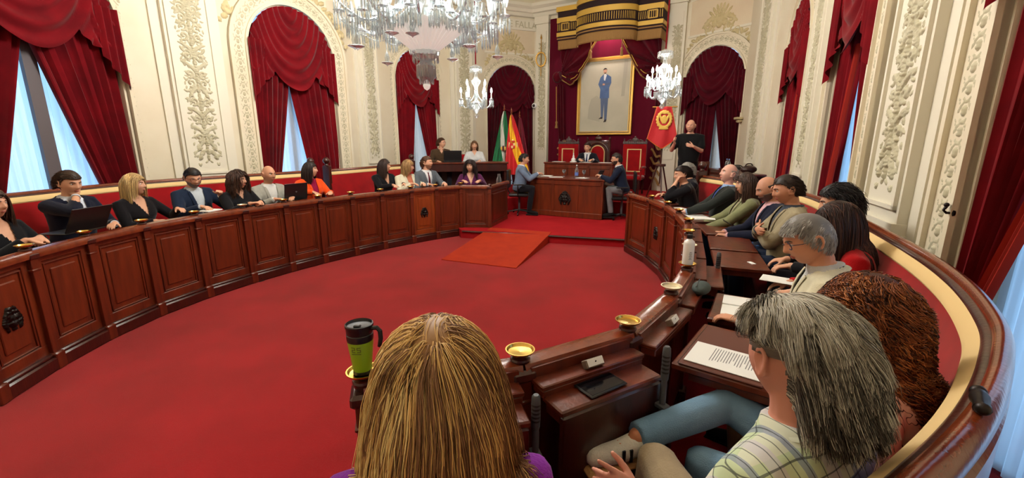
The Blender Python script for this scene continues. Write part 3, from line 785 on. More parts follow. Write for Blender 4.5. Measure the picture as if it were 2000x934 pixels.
# side drapes: gathered towards low knobs, falling from under the canopy
def side_drape(s):
    rows = []; q = np.linspace(0, 1, 60)
    for k in range(40):
        f = k/39  # 0 top, 1 bottom gather
        x = .26+1.08*q+.05*f*np.sin(PI*q)
        zb = 4.5-1.18*np.sin(np.minimum(1, q/.74)*PI/2)**1.15+.16*np.clip((q-.74)/.26, 0, 1)
        z = 4.5*(1-f)+zb*f
        rr_ = np.hypot(x-1.4, (z-3.6)); an_ = np.arctan2(z-3.6, 1.4-x)
        dd = .5-.1*f+.035*np.sin(an_*13+.5)*np.minimum(1, rr_*2.5)+.02*np.sin(an_*27)
        rows.append([TH(CS+s*xx, d_, zz) for xx, d_, zz in zip(x, dd, z)])
    A = np.array([[tuple(p) for p in r] for r in rows])
    m = MB(); m.grid(A); o = m.build('side_drape', 'velvet_dark', root); sm = o.modifiers.new('t','SOLIDIFY'); sm.thickness = .012
    # gold border following inner and lower edge
    e = [A[39,k] for k in range(0, 60, 2)]
    n3 = np.array(tuple(Tn)); m = MB(); m.tube([p+n3*.03 for p in e], .03, 8, flat=((0,0,1),.5)); m.build('gold_border', 'gold_thread', root)
    e2 = [A[36,k]+n3*.03+np.array([0,0,.04]) for k in range(0, 60, 2)]
    m = MB(); m.tube(e2, .01, 6); m.build('gold_cord', 'gold_cloth', root)
    m = MB(); m.ball(TH(CS+s*1.42-.06,.42,3.55), (.13,.13,.15), 16, 10); m.tube([TH(CS+s*1.3-.06,.42,3.58),TH(CS+s*1.4-.06,.42,3.55)], [.13,.12], 14); m.build('drape_knob', 'velvet_dark', root)
    # tail hanging straight down
    rows = []
    for k in range(20):
        f = k/19; z = 3.35-(2.2)*f
        rows.append([tuple(TH(CS+s*(1.28+.2*qq), .4-.25*f+.03*math.sin(qq*16), z-.16*math.sin(qq*PI*2)*f)) for qq in np.linspace(0, 1, 24)])
    m = MB(); m.grid(np.array(rows)); m.build('hanging_tail', 'velvet_dark', root)
    m = MB(); m.tube([TH(CS+s*(1.5),.42,3.3), TH(CS+s*1.5,.36,2.35)], .008, 6); m.build('tassel_cord', 'gold_cloth', root)
    m = MB(); m.lathe([(.012,0),(.03,-.02),(.035,-.06),(.025,-.08),(.045,-.2),(0,-.2)][::-1], TH(CS+s*1.5,.36,2.35), 12); m.build('tassel', 'gold_thread', root)
    # banded fringe zigzagging at the bottom of the tail
    for kk in range(5):
        m = MB(); pts = [TH(CS+s*(1.24+.26*u), .24+.02*math.sin(u*9+kk), 1.75-.22*kk-.2*u+.05*math.sin(u*7+kk)) for u in np.linspace(0,1,10)]
        m.tube(pts, .03, 6, flat=((0,1,0),.5)); m.build('fringe_band', 'gold_thread', root)
side_drape(-1); side_drape(1)
for s in (-1,1):
    m = MB(); m.lathe([(0,-.2),(.04,-.2),(.03,-.07),(.038,-.04),(.03,-.01),(.01,0)], TH(CS+s*.42,.62,4.12), 12); m.tube([TH(CS+s*.42,.62,4.12),TH(CS+s*.42,.62,4.5)], .012, 6); m.build('tassel','gold_thread',root)
# portrait
PS0, PS1, PZ0, PZ1 = 2.31-.77, 2.31+.77, 1.98, 3.98
pf = thing('framed_portrait', 'large gold-framed painting of a man in a blue suit with folded arms', 'painting')
pc = (PS0+PS1)/2; pw = PS1-PS0; ph = PZ1-PZ0; pzc = (PZ0+PZ1)/2
m = MB()
for (x, z, w_, h_) in ((pc,PZ0,pw+.06,.06),(pc,PZ1,pw+.06,.06),(PS0,pzc,.06,ph),(PS1,pzc,.06,ph)): m.box(TH(x,.15,z), (w_,.07,h_), rz, bev=.012)
m.build('frame', 'gold', pf, True, 30)
m = MB()
for (x, z, w_, h_) in ((pc,PZ0+.055,pw-.05,.02),(pc,PZ1-.055,pw-.05,.02),(PS0+.055,pzc,.02,ph-.1),(PS1-.055,pzc,.02,ph-.1)): m.box(TH(x,.165,z), (w_,.05,h_), rz, bev=.005)
m.build('inner_frame', 'gold', pf, True, 30)
M['canvas'] = pbr('painted_canvas', (196,192,172), .8, noise=.6, nscale=1.4, rgb2=(168,164,146))
m = MB(); m.box(TH(pc,.14,pzc), (pw-.04,.03,ph-.04), rz); m.build('canvas', 'canvas', pf, False)
def flat(poly, d, mat, name='painted_figure', parent=None):
    """painted shape: polygon in picture coordinates (metres from canvas centre-bottom)"""
    m = MB(); n = len(poly)
    V = [tuple(TH(pc+x*1.12, d, PZ0+.0+z*1.04)) for x, z in poly]+[tuple(TH(pc+x*1.12, d-.002, PZ0+z*1.04)) for x, z in poly]
    m.add(V, [tuple(range(n))]+[(i,n+i,n+(i+1)%n,(i+1)%n) for i in range(n)]); return m.build(name, mat, parent, False)
M['paint_blue'] = pbr('painted_blue', (84,112,158), .8, noise=.5, nscale=8, rgb2=(70,94,138)); M['paint_trouser'] = pbr('painted_slate', (84,100,130), .8)
M['paint_skin'] = pbr('painted_skin', (196,150,126), .8); M['paint_dark'] = pbr('painted_dark', (46,40,40), .8); M['paint_shade'] = pbr('painted_shadow', (168,164,148), .8); M['paint_shirt'] = pbr('painted_shirt', (214,218,224), .8)
flat([(-.42,.4),(-.1,.32),(-.1,.9),(-.2,1.0),(-.34,.92),(-.4,.7)], .157, 'paint_shade', 'painted_shadow', pf)
flat([(.42,.95),(.5,.95),(.55,1.85),(.46,1.85)], .157, 'paint_shade', 'painted_drape', pf)
flat([(-.1,.98),(-.07,.42),(-.02,.4),(.0,.8),(.02,.35),(.08,.35),(.1,.98)], .159, 'paint_trouser', 'painted_trousers', pf)
flat([(-.12,.92),(-.11,1.15),(-.17,1.28),(-.12,1.45),(-.05,1.52),(.05,1.52),(.15,1.45),(.16,1.3),(.11,1.18),(.12,.92)], .161, 'paint_blue', 'painted_jacket', pf)
flat([(-.03,1.38),(.0,1.36),(.04,1.5),(.0,1.54),(-.035,1.51)], .1625, 'paint_shirt', 'painted_shirt', pf)
flat([(-.14,1.22),(.12,1.26),(.13,1.31),(-.12,1.29)], .1625, 'paint_trouser', 'painted_arm', pf)
flat([(-.06,1.255),(.0,1.25),(.0,1.29),(-.05,1.3)], .164, 'paint_skin', 'painted_hand', pf)
flat([(.045*math.cos(a)-.005, 1.6+.065*math.sin(a)) for a in np.linspace(0,2*PI,16,endpoint=False)], .1625, 'paint_skin', 'painted_face', pf)
flat([(.05*math.cos(a)-.005, 1.625+.055*math.sin(a)) for a in np.linspace(-.1,PI+.1,12)]+[(-.035,1.64),(.03,1.645)], .164, 'paint_dark', 'painted_hair', pf)
flat([(-.03,1.56),(-.005,1.53),(.025,1.56),(-.005,1.565)], .164, 'paint_dark', 'painted_beard', pf)
flat([(-.13,.39),(-.03,.39),(-.03,.43),(-.07,.44)], .163, 'paint_dark', 'painted_shoe', pf); flat([(.0,.3),(.07,.31),(.08,.37),(.03,.37)], .163, 'paint_dark', 'painted_shoe', pf)

# ------------------------------------------------------------------ ceremonial chairs
def throne_chair(label, loc, q, arch=False, sc=1, arms=False):
    r = thing('ceremonial_chair', label, 'chair', loc, q); r.scale = (1,1,.93)
    w = .6*sc
    m = MB(); m.box((0,0,.45), (w,.5,.12), bev=.04); m.build('seat', 'seat_red', r)
    for sx in (-1, 1):
        for sy in (-1, 1): mm = MB(); mm.lathe([(.02,0),(.03,.05),(.02,.1),(.035,.2),(.03,.4)], (sx*(w/2-.04),sy*.2,0), 10); mm.build('leg', 'wood_dark', r)
        if not arms: continue
        mm = MB(); mm.tube([(sx*(w/2),.22,.72),(sx*(w/2),.0,.74),(sx*(w/2),-.2,.72),(sx*(w/2),-.24,.66)], .03, 8); mm.tube([(sx*w/2,-.2,.4),(sx*w/2,-.2,.7)], .022, 8); mm.build('armrest', 'seat_red' if not arch else 'wood_dark', r)
    if arch:
        k = 20; out = [(-.27,.5)]+[(-.27*math.cos(a), 1.12+.26*math.sin(a)) for a in np.linspace(0, PI, k)]+[(.27,.5)]
        inn = [(-.19,.55)]+[(-.19*math.cos(a), 1.1+.2*math.sin(a)) for a in np.linspace(0, PI, k)]+[(.19,.55)]
        m = MB(); m.tube([(x,.24,z) for x, z in out], .035, 8, flat=((0,1,0),1)); m.box((0,.25,1.0),(.58,.03,.9),bev=.01); m.box((0,.25,1.4),(.58,.05,.1),bev=.02); m.build('back_frame', 'wood_dark', r)
        for s in (-1,1): mm = MB(); mm.lathe([(.03,.5),(.035,.8),(.022,1.0),(.035,1.3),(.025,1.45),(.035,1.5),(0,1.55)], (s*.31,.25,0), 10); mm.build('turned_post', 'wood_dark', r)
        m = MB(); V = [(x,.215,z) for x, z in inn]; m.add(V+[(x,.24,z) for x,_,z in V], [tuple(range(len(V)))[::-1]]); m.build('back_cushion', 'seat_red', r, False)
        m = MB(); m.tube([(x,.21,z) for x, z in inn], .014, 6, flat=((0,1,0),1)); m.build('braid', 'cream_braid', r)
        m = MB(); m.ball((0,.24,1.5), (.1,.03,.06)); m.ball((0,.24,1.57),(.03,.03,.04)); m.build('carved_crown', 'wood_dark', r)
    else:
        m = MB(); m.box((0,.24,.92), (w,.07,.86), bev=.02); m.build('back_cushion', 'seat_red', r)
        m = MB(); h0, h1, wx = .6, 1.2, w/2-.13
        for (x, z, a_, b_) in ((0,h0,2*wx+.03,.03),(0,h1,2*wx+.03,.03),(-wx,.9,.03,h1-h0),(wx,.9,.03,h1-h0)): m.box((x,.2,z), (a_,.02,b_), bev=.006)
        m.build('braid', 'cream_braid', r)
        m = MB(); m.box((0,.24,1.38), (w+.02,.06,.07), bev=.01)
        for k in range(12): m.box((-w/2+.03+k*(w-.06)/11,.205,1.385), (.016,.02,.07))
        for s in (-1, 1):
            m.lathe([(.015,0),(.022,.02),(.01,.04),(.02,.06),(0,.09)], (s*(w/2-.02),.24,1.41), 8)
            m.tube([(s*.2,.24,1.43),(s*.13,.24,1.46),(s*.08,.24,1.44),(s*.05,.24,1.5)], .014, 6)
        m.ball((0,.24,1.46), (.07,.025,.06)); m.ball((0,.24,1.53), (.025,.025,.03)); m.build('carved_crest', 'grey_carved', r)
    return r
M['grey_carved'] = pbr('grey_carved_wood', (84,72,70), .5)
QT = rz
def TL_(s, d): p = TH(s, d, .45); return (p.x, p.y, .45)
throne_chair('red ceremonial chair with grey carved top, left of the arched throne', at(1100,322,1.2)[:2]+(.45,) if False else TL_(CS-.85,1.15), QT)
throne_chair('arched throne with dark carved frame behind the seated president', TL_(CS+.02,1.2), QT, True)
throne_chair('red ceremonial chair with armrests and carved top, right of the arched throne', TL_(CS+.98,1.12), QT, sc=1.0, arms=True)
# president's table and the front table
def table(name, label, c, q, L, D, z0, H, panels, crest=None, back=True, mat='wood_panel'):
    r = thing(name, label, 'desk', (c[0], c[1], z0), q)
    m = MB(); m.box((0,0,H-.02), (L+.06,D+.06,.04), bev=.012); m.box((0,0,H-.055),(L+.02,D+.02,.03),bev=.008); m.build('desk_top', 'wood', r)
    m = MB(); m.box((0,-D/2+.02,H/2-.03), (L,.03,H-.08))
    m.box((0,-D/2,.06), (L+.02,.05,.12), bev=.01)
    w = L/panels
    for k in range(panels+1): m.box((-L/2+k*w+(0.02 if k == 0 else (-.02 if k == panels else 0)),-D/2-.0,H/2), (.06,.03,H-.08), bev=.006)
    m.box((0,-D/2,H-.1),(L,.03,.08),bev=.006); m.build('front_panel', mat, r, True, 30)
    for s in (-1, 1):
        mm = MB(); mm.box((s*(L/2-.015),0,H/2-.03), (.03,D,H-.08)); mm.box((s*(L/2),0,H/2-.05),(.012,D-.2,H-.3),bev=.004); mm.build('side_panel', mat, r)
    if crest:
        rr = crest; X, Z, Hh = crest_relief(rr, 3); A = np.array([-rr, -D/2-.005, H/2-rr-.02]); Pp = A+np.stack([X, -Hh*1.2, Z], -1)
        Hm = np.maximum(np.maximum(Hh[:-1,:-1], Hh[1:,:-1]), np.maximum(Hh[:-1,1:], Hh[1:,1:])); m = MB(); m.grid(Pp, 0, mask=Hm > .001); m.build('carved_crest', 'bronze', r, True, None)
    return r
fa, fb = np.array([.41,9.71]), np.array([1.88,8.91]); t = (fb-fa)/np.linalg.norm(fb-fa); nn = np.array([-t[1], t[0]]); QD = math.atan2(t[1], t[0])
D_ = .75; c = (fa+fb)/2+nn*D_/2
fc = c
table('front_table', 'mahogany table with dark carved coat of arms between the two facing men', c, QD, np.linalg.norm(fb-fa), D_, .15, .84, 3, .145, mat='wood_panel')
c2 = (fa+fb)/2+nn*1.85-t*.3
pc2 = c2
table('president_table', 'higher mahogany table in front of the president and arched throne', c2, QD, 1.75, .62, .45, .8, 3)
def DL(x, y, z): p = fc+t_d*x+nn_d*y; return Vector((p[0], p[1], z))
t_d, nn_d = t, nn
# inner light of the canopy
# ------------------------------------------------------------------ flags and banner
def flag(label, base, top, cols, width, q, emblem=None, lean=0):
    r = thing('flag', label, 'flag')
    b = Vector(base); tp = Vector(top); m = MB(); m.tube([b, tp], .014, 8); m.lathe([(.02,0),(.03,.02),(.012,.05),(.02,.08),(0,.16)], tp, 8); m.build('pole', 'wood_rail', r)
    m = MB(); m.lathe([(.16,0),(.16,.03),(.05,.06),(.03,.1)], b-Vector((0,0,.02)), 14); m.build('base', 'bronze', r)
    nz, ns = 40, 50; H = (tp-b).length*.86; mats = cols; m = MB(); G = np.zeros((nz, ns, 3)); ex = Vector((math.cos(q), math.sin(q), 0)); ey = Vector((-ex.y, ex.x, 0))
    ax = (b-tp).normalized()
    for i in range(nz):
        f = i/(nz-1); sp = .05+width*f**.8
        for j in range(ns):
            g_ = j/(ns-1); p = tp+ax*(.03+H*f)+ex*(sp*(g_-.5)+lean*f)+ey*((.02+.035*f)*math.sin(g_*17+f*2)-.03)
            G[i, j] = p
    n = len(cols)
    for k in range(n):
        j0, j1 = int(ns*k/n), int(ns*(k+1)/n); m = MB()
        # diagonal colour bands of a hanging flag
        I, J = np.meshgrid(np.arange(nz-1), np.arange(ns-1), indexing='ij')
        v = J/(ns-1)+.0*I; th_ = [0,.3,.72,2] if n == 3 and width > .55 else [k_/n for k_ in range(n)]+[2]
        if n == 3: v = np.clip(J/(ns-1)*1.0+(.5-I/(nz-1))*.75, 0, .999)
        mask = (v >= th_[k]) & (v < th_[k+1]) if n > 1 else v > -1
        m.grid(G, 0, mask=mask); o = m.build('flag_cloth' if n == 1 else 'colour_band', cols[k], r)
    if emblem:
        f, g_, s, mt = emblem; i = int(f*nz); j = int(g_*ns); c = Vector(G[i, j])-ey*.05
        if ey.y < 0: c = Vector(G[i,j])+ey*.05
        for mat_, bl in mt:
            X, Z, Hh = relief([(s+x*s, s*1.3+z*s, rx*s, rz_*s, an, .004) for x, z, rx, rz_, an in bl], 2*s, 2.6*s, .006)
            Hm = np.maximum(np.maximum(Hh[:-1,:-1], Hh[1:,:-1]), np.maximum(Hh[:-1,1:], Hh[1:,1:]))
            A = np.array(tuple(c)); e1 = np.array([1,0,0]); Pp = A+e1*(X-s)[...,None]+np.array([0,-1,0])*(Hh+.01)[...,None]+np.array([0,0,1.])*(Z-1.3*s)[...,None]
            Pp[...,1] = A[1]-.01-np.minimum(Hh,.0015); mm = MB(); mm.grid(Pp, 0, mask=Hm > .0005); mm.build('emblem', mat_, r, True, None)
    return r
for nme, c in (('f_green',(18,112,66)),('f_white',(222,222,214)),('f_red',(196,22,30)),('f_yellow',(236,180,22)),('f_maroon',(128,22,48))): M[nme] = pbr('flag_'+nme[2:], c, .7, sheen=.2)
flag('green and white flag on a pole, leftmost of the three flags', aty(988,352,11.6)*1, aty(985,215,11.9), ['f_green','f_white','f_green'], .5, .1,
     (.62,.55,.09,[('gold',[(-.5,0,.25,.5,0),(.5,0,.25,.5,0)]),('wood',[(0,0,.4,.8,0)])]), lean=-.13)
flag('red and yellow flag with coat of arms on a pole, middle of the three flags', aty(1012,358,11.1), aty(999,222,11.4), ['f_red','f_yellow','f_red'], .6, .0,
     (.5,.4,.14,[('f_red',[(-.22,.2,.26,.26,0),(.22,-.2,.26,.26,0),(0,.75,.3,.12,0)]),('cream_braid',[(.22,.2,.22,.24,0),(-.22,-.2,.22,.24,0),(-.7,0,.1,.6,0),(.7,0,.1,.6,0)]),('gold',[(0,.95,.25,.14,0)])]))
flag('maroon flag with pale emblem, rightmost of the three flags', aty(1022,352,11.7), aty(1015,228,11.8), ['f_maroon'], .34, .2,
     (.85,.5,.13,[('cream_braid',[(0,0,.8,1.0,0)]),('paint_dark',[(0,0,.4,.5,0)])]))
# processional banner on tripod
bn = thing('red_banner', 'red velvet banner with gold embroidered wreath and pointed fringed bottom, on a tripod', 'banner')
bt = aty(1299,208,9.0); bt.z = 2.44; ex = Vector(tuple(t_d)+(0,)) if False else Vector((.93,-.2,0)).normalized(); en = Vector((ex.y,-ex.x,0))
nz, ns = 30, 30; G = np.zeros((nz, ns, 3))
for i in range(nz):
    for j in range(ns):
        u = j/(ns-1)*2-1; f = i/(nz-1); hw = .14+.15*f; zb = 1.62+.2*abs(u)**1.1
        z = 2.44+(zb-2.44)*f; p = bt+ex*(u*hw-.02)+en*(.06+.02*math.sin(u*5+f*2)); G[i,j] = (p.x, p.y, z)
m = MB(); m.grid(G); o = m.build('banner_cloth', 'banner_red' if 'banner_red' in M else M.setdefault('banner_red', pbr('banner_red',(178,24,32),.75,sheen=.3)), bn); s_ = o.modifiers.new('t','SOLIDIFY'); s_.thickness = .01
M['fringe_orange'] = pbr('fringe_orange', (206,104,44), .7)
e = [G[-1,j] for j in range(ns)]; m = MB(); m.tube([np.array(p)+np.array(tuple(en))*.01 for p in e], .022, 6, flat=((0,0,1),.4)); m.build('fringe', 'fringe_orange', bn)
m = MB(); m.tube([G[i,0] for i in range(nz)], .008, 6); m.tube([G[i,-1] for i in range(nz)], .008, 6); m.build('side_cord', 'fringe_orange', bn)
bl = []
for q in range(18):
    a = -PI/2+2*PI*q/18; bl.append((.16+.1*math.cos(a), .17+.12*math.sin(a), .035, .014, a+PI/2+.5, .012))
bl += [(.16,.17,.045,.06,0,.015),(.16,.28,.05,.025,0,.015),(.12,.17,.015,.07,.4,.018),(.2,.17,.015,.07,-.4,.018),(.16,.03,.07,.018,0,.012)]
bl = [(x*1.25,z*1.25,a*1.25,b*1.25,c,h) for x,z,a,b,c,h in bl]
X, Z, Hh = relief(bl, .4, .42, .007); Hm = np.maximum(np.maximum(Hh[:-1,:-1], Hh[1:,:-1]), np.maximum(Hh[:-1,1:], Hh[1:,1:]))
A = np.array(tuple(bt+en*.095)); A[2] = 1.98; Pp = A+np.array(tuple(ex))*(X-.21)[...,None]+np.array(tuple(en))*np.minimum(Hh,.005)[...,None]+np.array([0,0,1.])*Z[...,None]
m = MB(); m.grid(Pp, 0, mask=Hm > .0005); m.build('gold_embroidery', 'gold_cloth', bn, True, None)
m = MB(); m.tube([bt-ex*.24+Vector((0,0,.0)), bt+ex*.24], .012, 8); m.build('crossbar', 'gold', bn)
st = thing('banner_tripod', 'dark wooden tripod stand holding the red banner', 'stand')
m = MB(); m.tube([(bt.x,bt.y,.9),(bt.x,bt.y,2.6)], .014, 8); m.lathe([(.02,0),(.03,.03),(.01,.07),(0,.15)], (bt.x,bt.y,2.6), 8); m.build('pole', 'wood_dark', st)
for a in (0.4, 2.5, 4.6): m = MB(); m.tube([(bt.x+.06*math.cos(a),bt.y+.06*math.sin(a),1.28),(bt.x+.3*math.cos(a),bt.y+.3*math.sin(a),.46)], .016, 8); m.build('leg', 'wood_dark', st)
m = MB(); m.lathe([(.09,1.26),(.1,1.27),(.1,1.3),(.09,1.31)], (bt.x,bt.y,0), 16); m.build('collar', 'wood_dark', st)
# gilt wreath ornament left of the canopy
wr_ = thing('gilt_wreath', 'gilt spear with small laurel wreath on the wall left of the canopy', 'ornament', TH(.34,.2,4.1))
m = MB(); m.tube([(0,0,-.45),(0,0,.55)], .012, 6); m.lathe([(.0,.55),(.03,.6),(0,.72)][::1], (0,0,0), 8); m.build('spear', 'gold', wr_)
m = MB()
for q in range(22):
    a = 2*PI*q/22; p = Vector((.14*math.cos(a),0,.02+.19*math.sin(a))); R_ = Euler((0,-a+.5,0)).to_matrix(); m.ball(p, (.018,.01,.042), 6, 5, R=R_)
m.build('wreath', 'gold', wr_)
# canopy light over the portrait
# ------------------------------------------------------------------ chandeliers
def prism_ring(m, c, r, n, L, w=.008, z=0, jit=0):
    for k in range(n):
        a = 2*PI*k/n; x, y = c[0]+r*math.cos(a), c[1]+r*math.sin(a); l = L*(1+jit*math.sin(k*2.3))
        m.lathe([(0,-l),(w,-l*.8),(w*.7,-l*.15),(0,0)], (x, y, c[2]+z), 4)
def candle_arm(root, r0, z0, r1, z1, droop, a, tubeR=.011, lit=False, sc=1, dish=.055, shade=False):
    ca, sa = math.cos(a), math.sin(a)
    pts = crs([(r0*ca,r0*sa,z0),((r0*.7+r1*.3)*ca,(r0*.7+r1*.3)*sa,z0-droop*.7),((r0*.35+r1*.65)*ca,(r0*.35+r1*.65)*sa,min(z0,z1)-droop),(r1*.98*ca,r1*.98*sa,z1-droop*.45),(r1*ca,r1*sa,z1)], 5)
    m = MB(); m.tube(pts, tubeR, 7); arm = m.build('arm', 'glass', root)
    c = (r1*ca, r1*sa, z1)
    m = MB(); m.lathe([(.01,-.01),(dish*.6,.0),(dish,.018),(dish*.96,.022),(dish*.4,.012),(.014,.014)], c, 14); m.build('dish', 'glass', arm)
    m = MB(); prism_ring(m, c, dish*.92, 10, .13*sc, .008, .0, .12); m.build('prism_fringe', 'glass', arm, False)
    m = MB(); m.lathe([(.012,.01),(.02,.03),(.011,.05),(.011,.12*sc),(0,.12*sc)], c, 8); m.build('candle', 'candle', arm)
    if lit:
        m = MB(); m.lathe([(0,.12*sc),(.017,.13*sc),(.022,.155*sc),(.014,.19*sc),(0,.215*sc)], c, 8); m.build('bulb', 'bulb', arm)
    if shade:
        m = MB(); m.lathe([(.02,.1),(.03,.12),(.042,.17),(.05,.24),(.06,.27)], c, 12); m.build('glass_shade', 'glass', arm)
    return arm
def pendant_bell(root, p, s=1):
    m = MB(); m.lathe([(0,-.07*s),(.012*s,-.055*s),(.07*s,-.03*s),(.06*s,-.022*s),(.02*s,-.018*s),(.03*s,.03*s),(.015*s,.08*s),(.006*s,.1*s),(.006*s,.3*s)], p, 12); m.build('pendant_bell', 'glass', root)
CB = Vector((-.93,4.95,0))
big = thing('grand_chandelier', 'huge cut-crystal chandelier hanging over the middle of the chamber', 'chandelier', (CB.x, CB.y, 0))
m = MB(); m.lathe([(.13,2.7),(.2,2.755),(.42,2.93),(.43,2.95),(.41,2.95),(.2,2.78),(.1,2.73)], (0,0,0), 144, flute=.035, nf=36); m.build('fluted_bowl', 'frosted', big, True, 50)
m = MB(); m.lathe([(.05,2.6),(.1,2.62),(.135,2.66),(.14,2.69),(.12,2.72),(.08,2.74)], (0,0,0), 24, flute=.03, nf=12); m.build('cut_glass_cup', 'glass', big, True, 20)
m = MB(); prism_ring(m, (0,0,2.67), .135, 20, .09); m.build('prism_ring', 'glass', big, False)
m = MB(); m.lathe([(.03,2.36),(.07,2.4),(.095,2.44),(.1,2.55),(.06,2.6),(.05,2.62)], (0,0,0), 16); m.build('lower_drum', 'glass', big)
m = MB(); prism_ring(m, (0,0,2.57), .1, 22, .15); prism_ring(m, (0,0,2.46), .075, 16, .1); m.build('prism_ring', 'glass', big, False)
m = MB(); m.lathe([(0,2.3),(.03,2.32),(.042,2.35),(.03,2.39),(.02,2.41)], (0,0,0), 12); m.build('finial_drop', 'frosted', big)
m = MB(); m.lathe([(.06,2.95),(.1,3.1),(.05,3.3),(.12,3.45),(.16,3.6),(.06,3.75),(.05,4.2),(.1,4.4),(.04,4.6),(.02,WTOP)], (0,0,0), 20); m.build('stem', 'glass', big)
m = MB(); m.lathe([(.25,3.42),(.34,3.46),(.34,3.5),(.25,3.52)], (0,0,0), 24); m.build('receiver_ring', 'glass', big)
for k in range(12): candle_arm(big, .18, 3.15, .86, 3.06+.03*(k%2), .17, 2*PI*k/12+.12, .014, True, 1.25, .062, True)
for k in range(12): candle_arm(big, .2, 3.2, .58, 3.17, .16, 2*PI*k/12+.38, .012, True, 1.2, .055, True)
for k in range(10): candle_arm(big, .2, 3.5, .7, 3.52, .18, 2*PI*k/10, .012, True, 1.2, .055, True)
for k in range(16):
    a = 2*PI*k/16; m = MB()
    pts = [Vector((r*math.cos(a), r*math.sin(a), z)) for r, z in ((.86,3.05),(.8,2.94),(.68,2.87),(.52,2.86),(.4,2.98))]
    for i_, p in enumerate(crs(pts, 5)): m.ball(p, .009, 6, 4)
    m.build('bead_swag', 'glass', big)
for k, (r, a, z) in enumerate([(.72,3.6,2.72),(.55,4.3,2.8),(.66,5.6,2.7),(.8,.3,2.72),(.75,2.4,2.7),(.6,1.2,2.75),(.35,4.55,2.83),(.8,4.0,2.66)]): pendant_bell(big, (r*math.cos(a), r*math.sin(a), z), 1)
for k in range(36):
    a = 2*PI*k/18+.2; r_, z_ = ((.74,2.95),(.5,2.98))[k//18]; m = MB(); prism_ring(m, (r_*math.cos(a),r_*math.sin(a),z_), .05, 10, .16); m.lathe([(.0,z_-.01),(.05,z_),(.03,z_+.04),(.01,z_+.13)], (r_*math.cos(a),r_*math.sin(a),0), 10); m.build('prism_cluster', 'glass', big, False)
def small_chandelier(label, c, zt, zb):
    r = thing('small_chandelier', label, 'chandelier', (c[0], c[1], 0)); H = zt-zb; s = H/1.0
    z = lambda f: zb+H*f
    m = MB(); m.lathe([(.0,z(0)),(.03,z(.02)),(.045,z(.05)),(.02,z(.1)),(.05,z(.14)),(.12,z(.22)),(.16,z(.3)),(.05,z(.32)),(.03,z(.4)),(.05,z(.46)),(.03,z(.52)),(.04,z(.6)),(.09,z(.68)),(.1,z(.72)),(.05,z(.77)),(.035,z(.8)),(.04,z(.88)),(.12,z(.93)),(.13,z(.97)),(.06,z(1.0)),(.015,z(1.02))], (0,0,0), 16); m.build('stem', 'glass_bright', r)
    m = MB(); prism_ring(m, (0,0,z(.97)), .125, 20, .11*s); m.build('prism_ring', 'glass_bright', r, False)
    m = MB(); prism_ring(m, (0,0,z(.3)), .15, 20, .13*s); m.build('prism_ring', 'glass_bright', r, False)
    m = MB(); m.tube([(0,0,z(1.0)),(0,0,WTOP)], .014, 8); m.build('suspension_rod', 'velvet', r)
    for k in range(6): candle_arm(r, .05, z(.34), .3*s, z(.36), .14, 2*PI*k/6+.1, .011, True, 1.1*s, .045)
    for k in range(6): candle_arm(r, .05, z(.44), .2*s, z(.5), .1, 2*PI*k/6+.6, .01, True, 1.1*s, .04)
    l = bpy.data.lights.new('chandelier_light', 'POINT'); l.energy = 45; l.shadow_soft_size = .28; l.color = (1,.93,.84)
    lo = bpy.data.objects.new('chandelier_light', l); COL.objects.link(lo); lo.parent = r; lo.location = (0,0,z(.5))
    return r
M['glass_bright'] = crystal('bright_crystal', (250,250,248), .65)
p = aty(930,180,9.6); small_chandelier('small lit crystal chandelier hanging in front of the arch with flags', (p.x, p.y), aty(930,128,9.6).z, aty(930,232,9.6).z)
p = aty(1296,160,8.0); small_chandelier('small lit crystal chandelier hanging in front of the red banner', (p.x, p.y), aty(1296,98,8.0).z, aty(1296,214,8.0).z)
# ------------------------------------------------------------------ people
SKIN = {}
def skin(rgb):
    k = 'skin_%d_%d_%d' % rgb
    if k not in M:
        M[k] = pbr(k, rgb, .5, noise=.6, nscale=14, rgb2=tuple(int(c*.93) for c in rgb), spec=.35)
        b = M[k].node_tree.nodes['Principled BSDF']; b.inputs['Subsurface Weight'].default_value = .0
    return k
def cloth(rgb, rough=.9):
    k = 'cloth_%d_%d_%d' % rgb
    if k not in M: M[k] = pbr(k, rgb, rough, noise=.5, nscale=9, rgb2=tuple(int(c*.86) for c in rgb), bump=.25, bscale=160, spec=.12, sheen=.15)
    return k
def hairmat(rgb):
    k = 'hair_%d_%d_%d' % rgb
    if k not in M: M[k] = pbr(k, rgb, .5, spec=.35)
    return k
def remesh(mb, voxel, smooth=3, dec=None):
    me = bpy.data.meshes.new('tmp'); me.from_pydata(np.vstack(mb.v).tolist(), [], mb.f); 
    o = bpy.data.objects.new('tmp', me); COL.objects.link(o)
    md = o.modifiers.new('r', 'REMESH'); md.mode = 'VOXEL'; md.voxel_size = voxel; md.use_smooth_shade = True
    if smooth: sm = o.modifiers.new('s', 'SMOOTH'); sm.factor = .5; sm.iterations = smooth
    if dec: d = o.modifiers.new('d', 'DECIMATE'); d.ratio = dec
    dg = bpy.context.evaluated_depsgraph_get(); dg.update()
    out = bpy.data.meshes.new_from_object(o.evaluated_get(dg))
    bpy.data.objects.remove(o); bpy.data.meshes.remove(me)
    out.polygons.foreach_set('use_smooth', [True]*len(out.polygons))
    return out
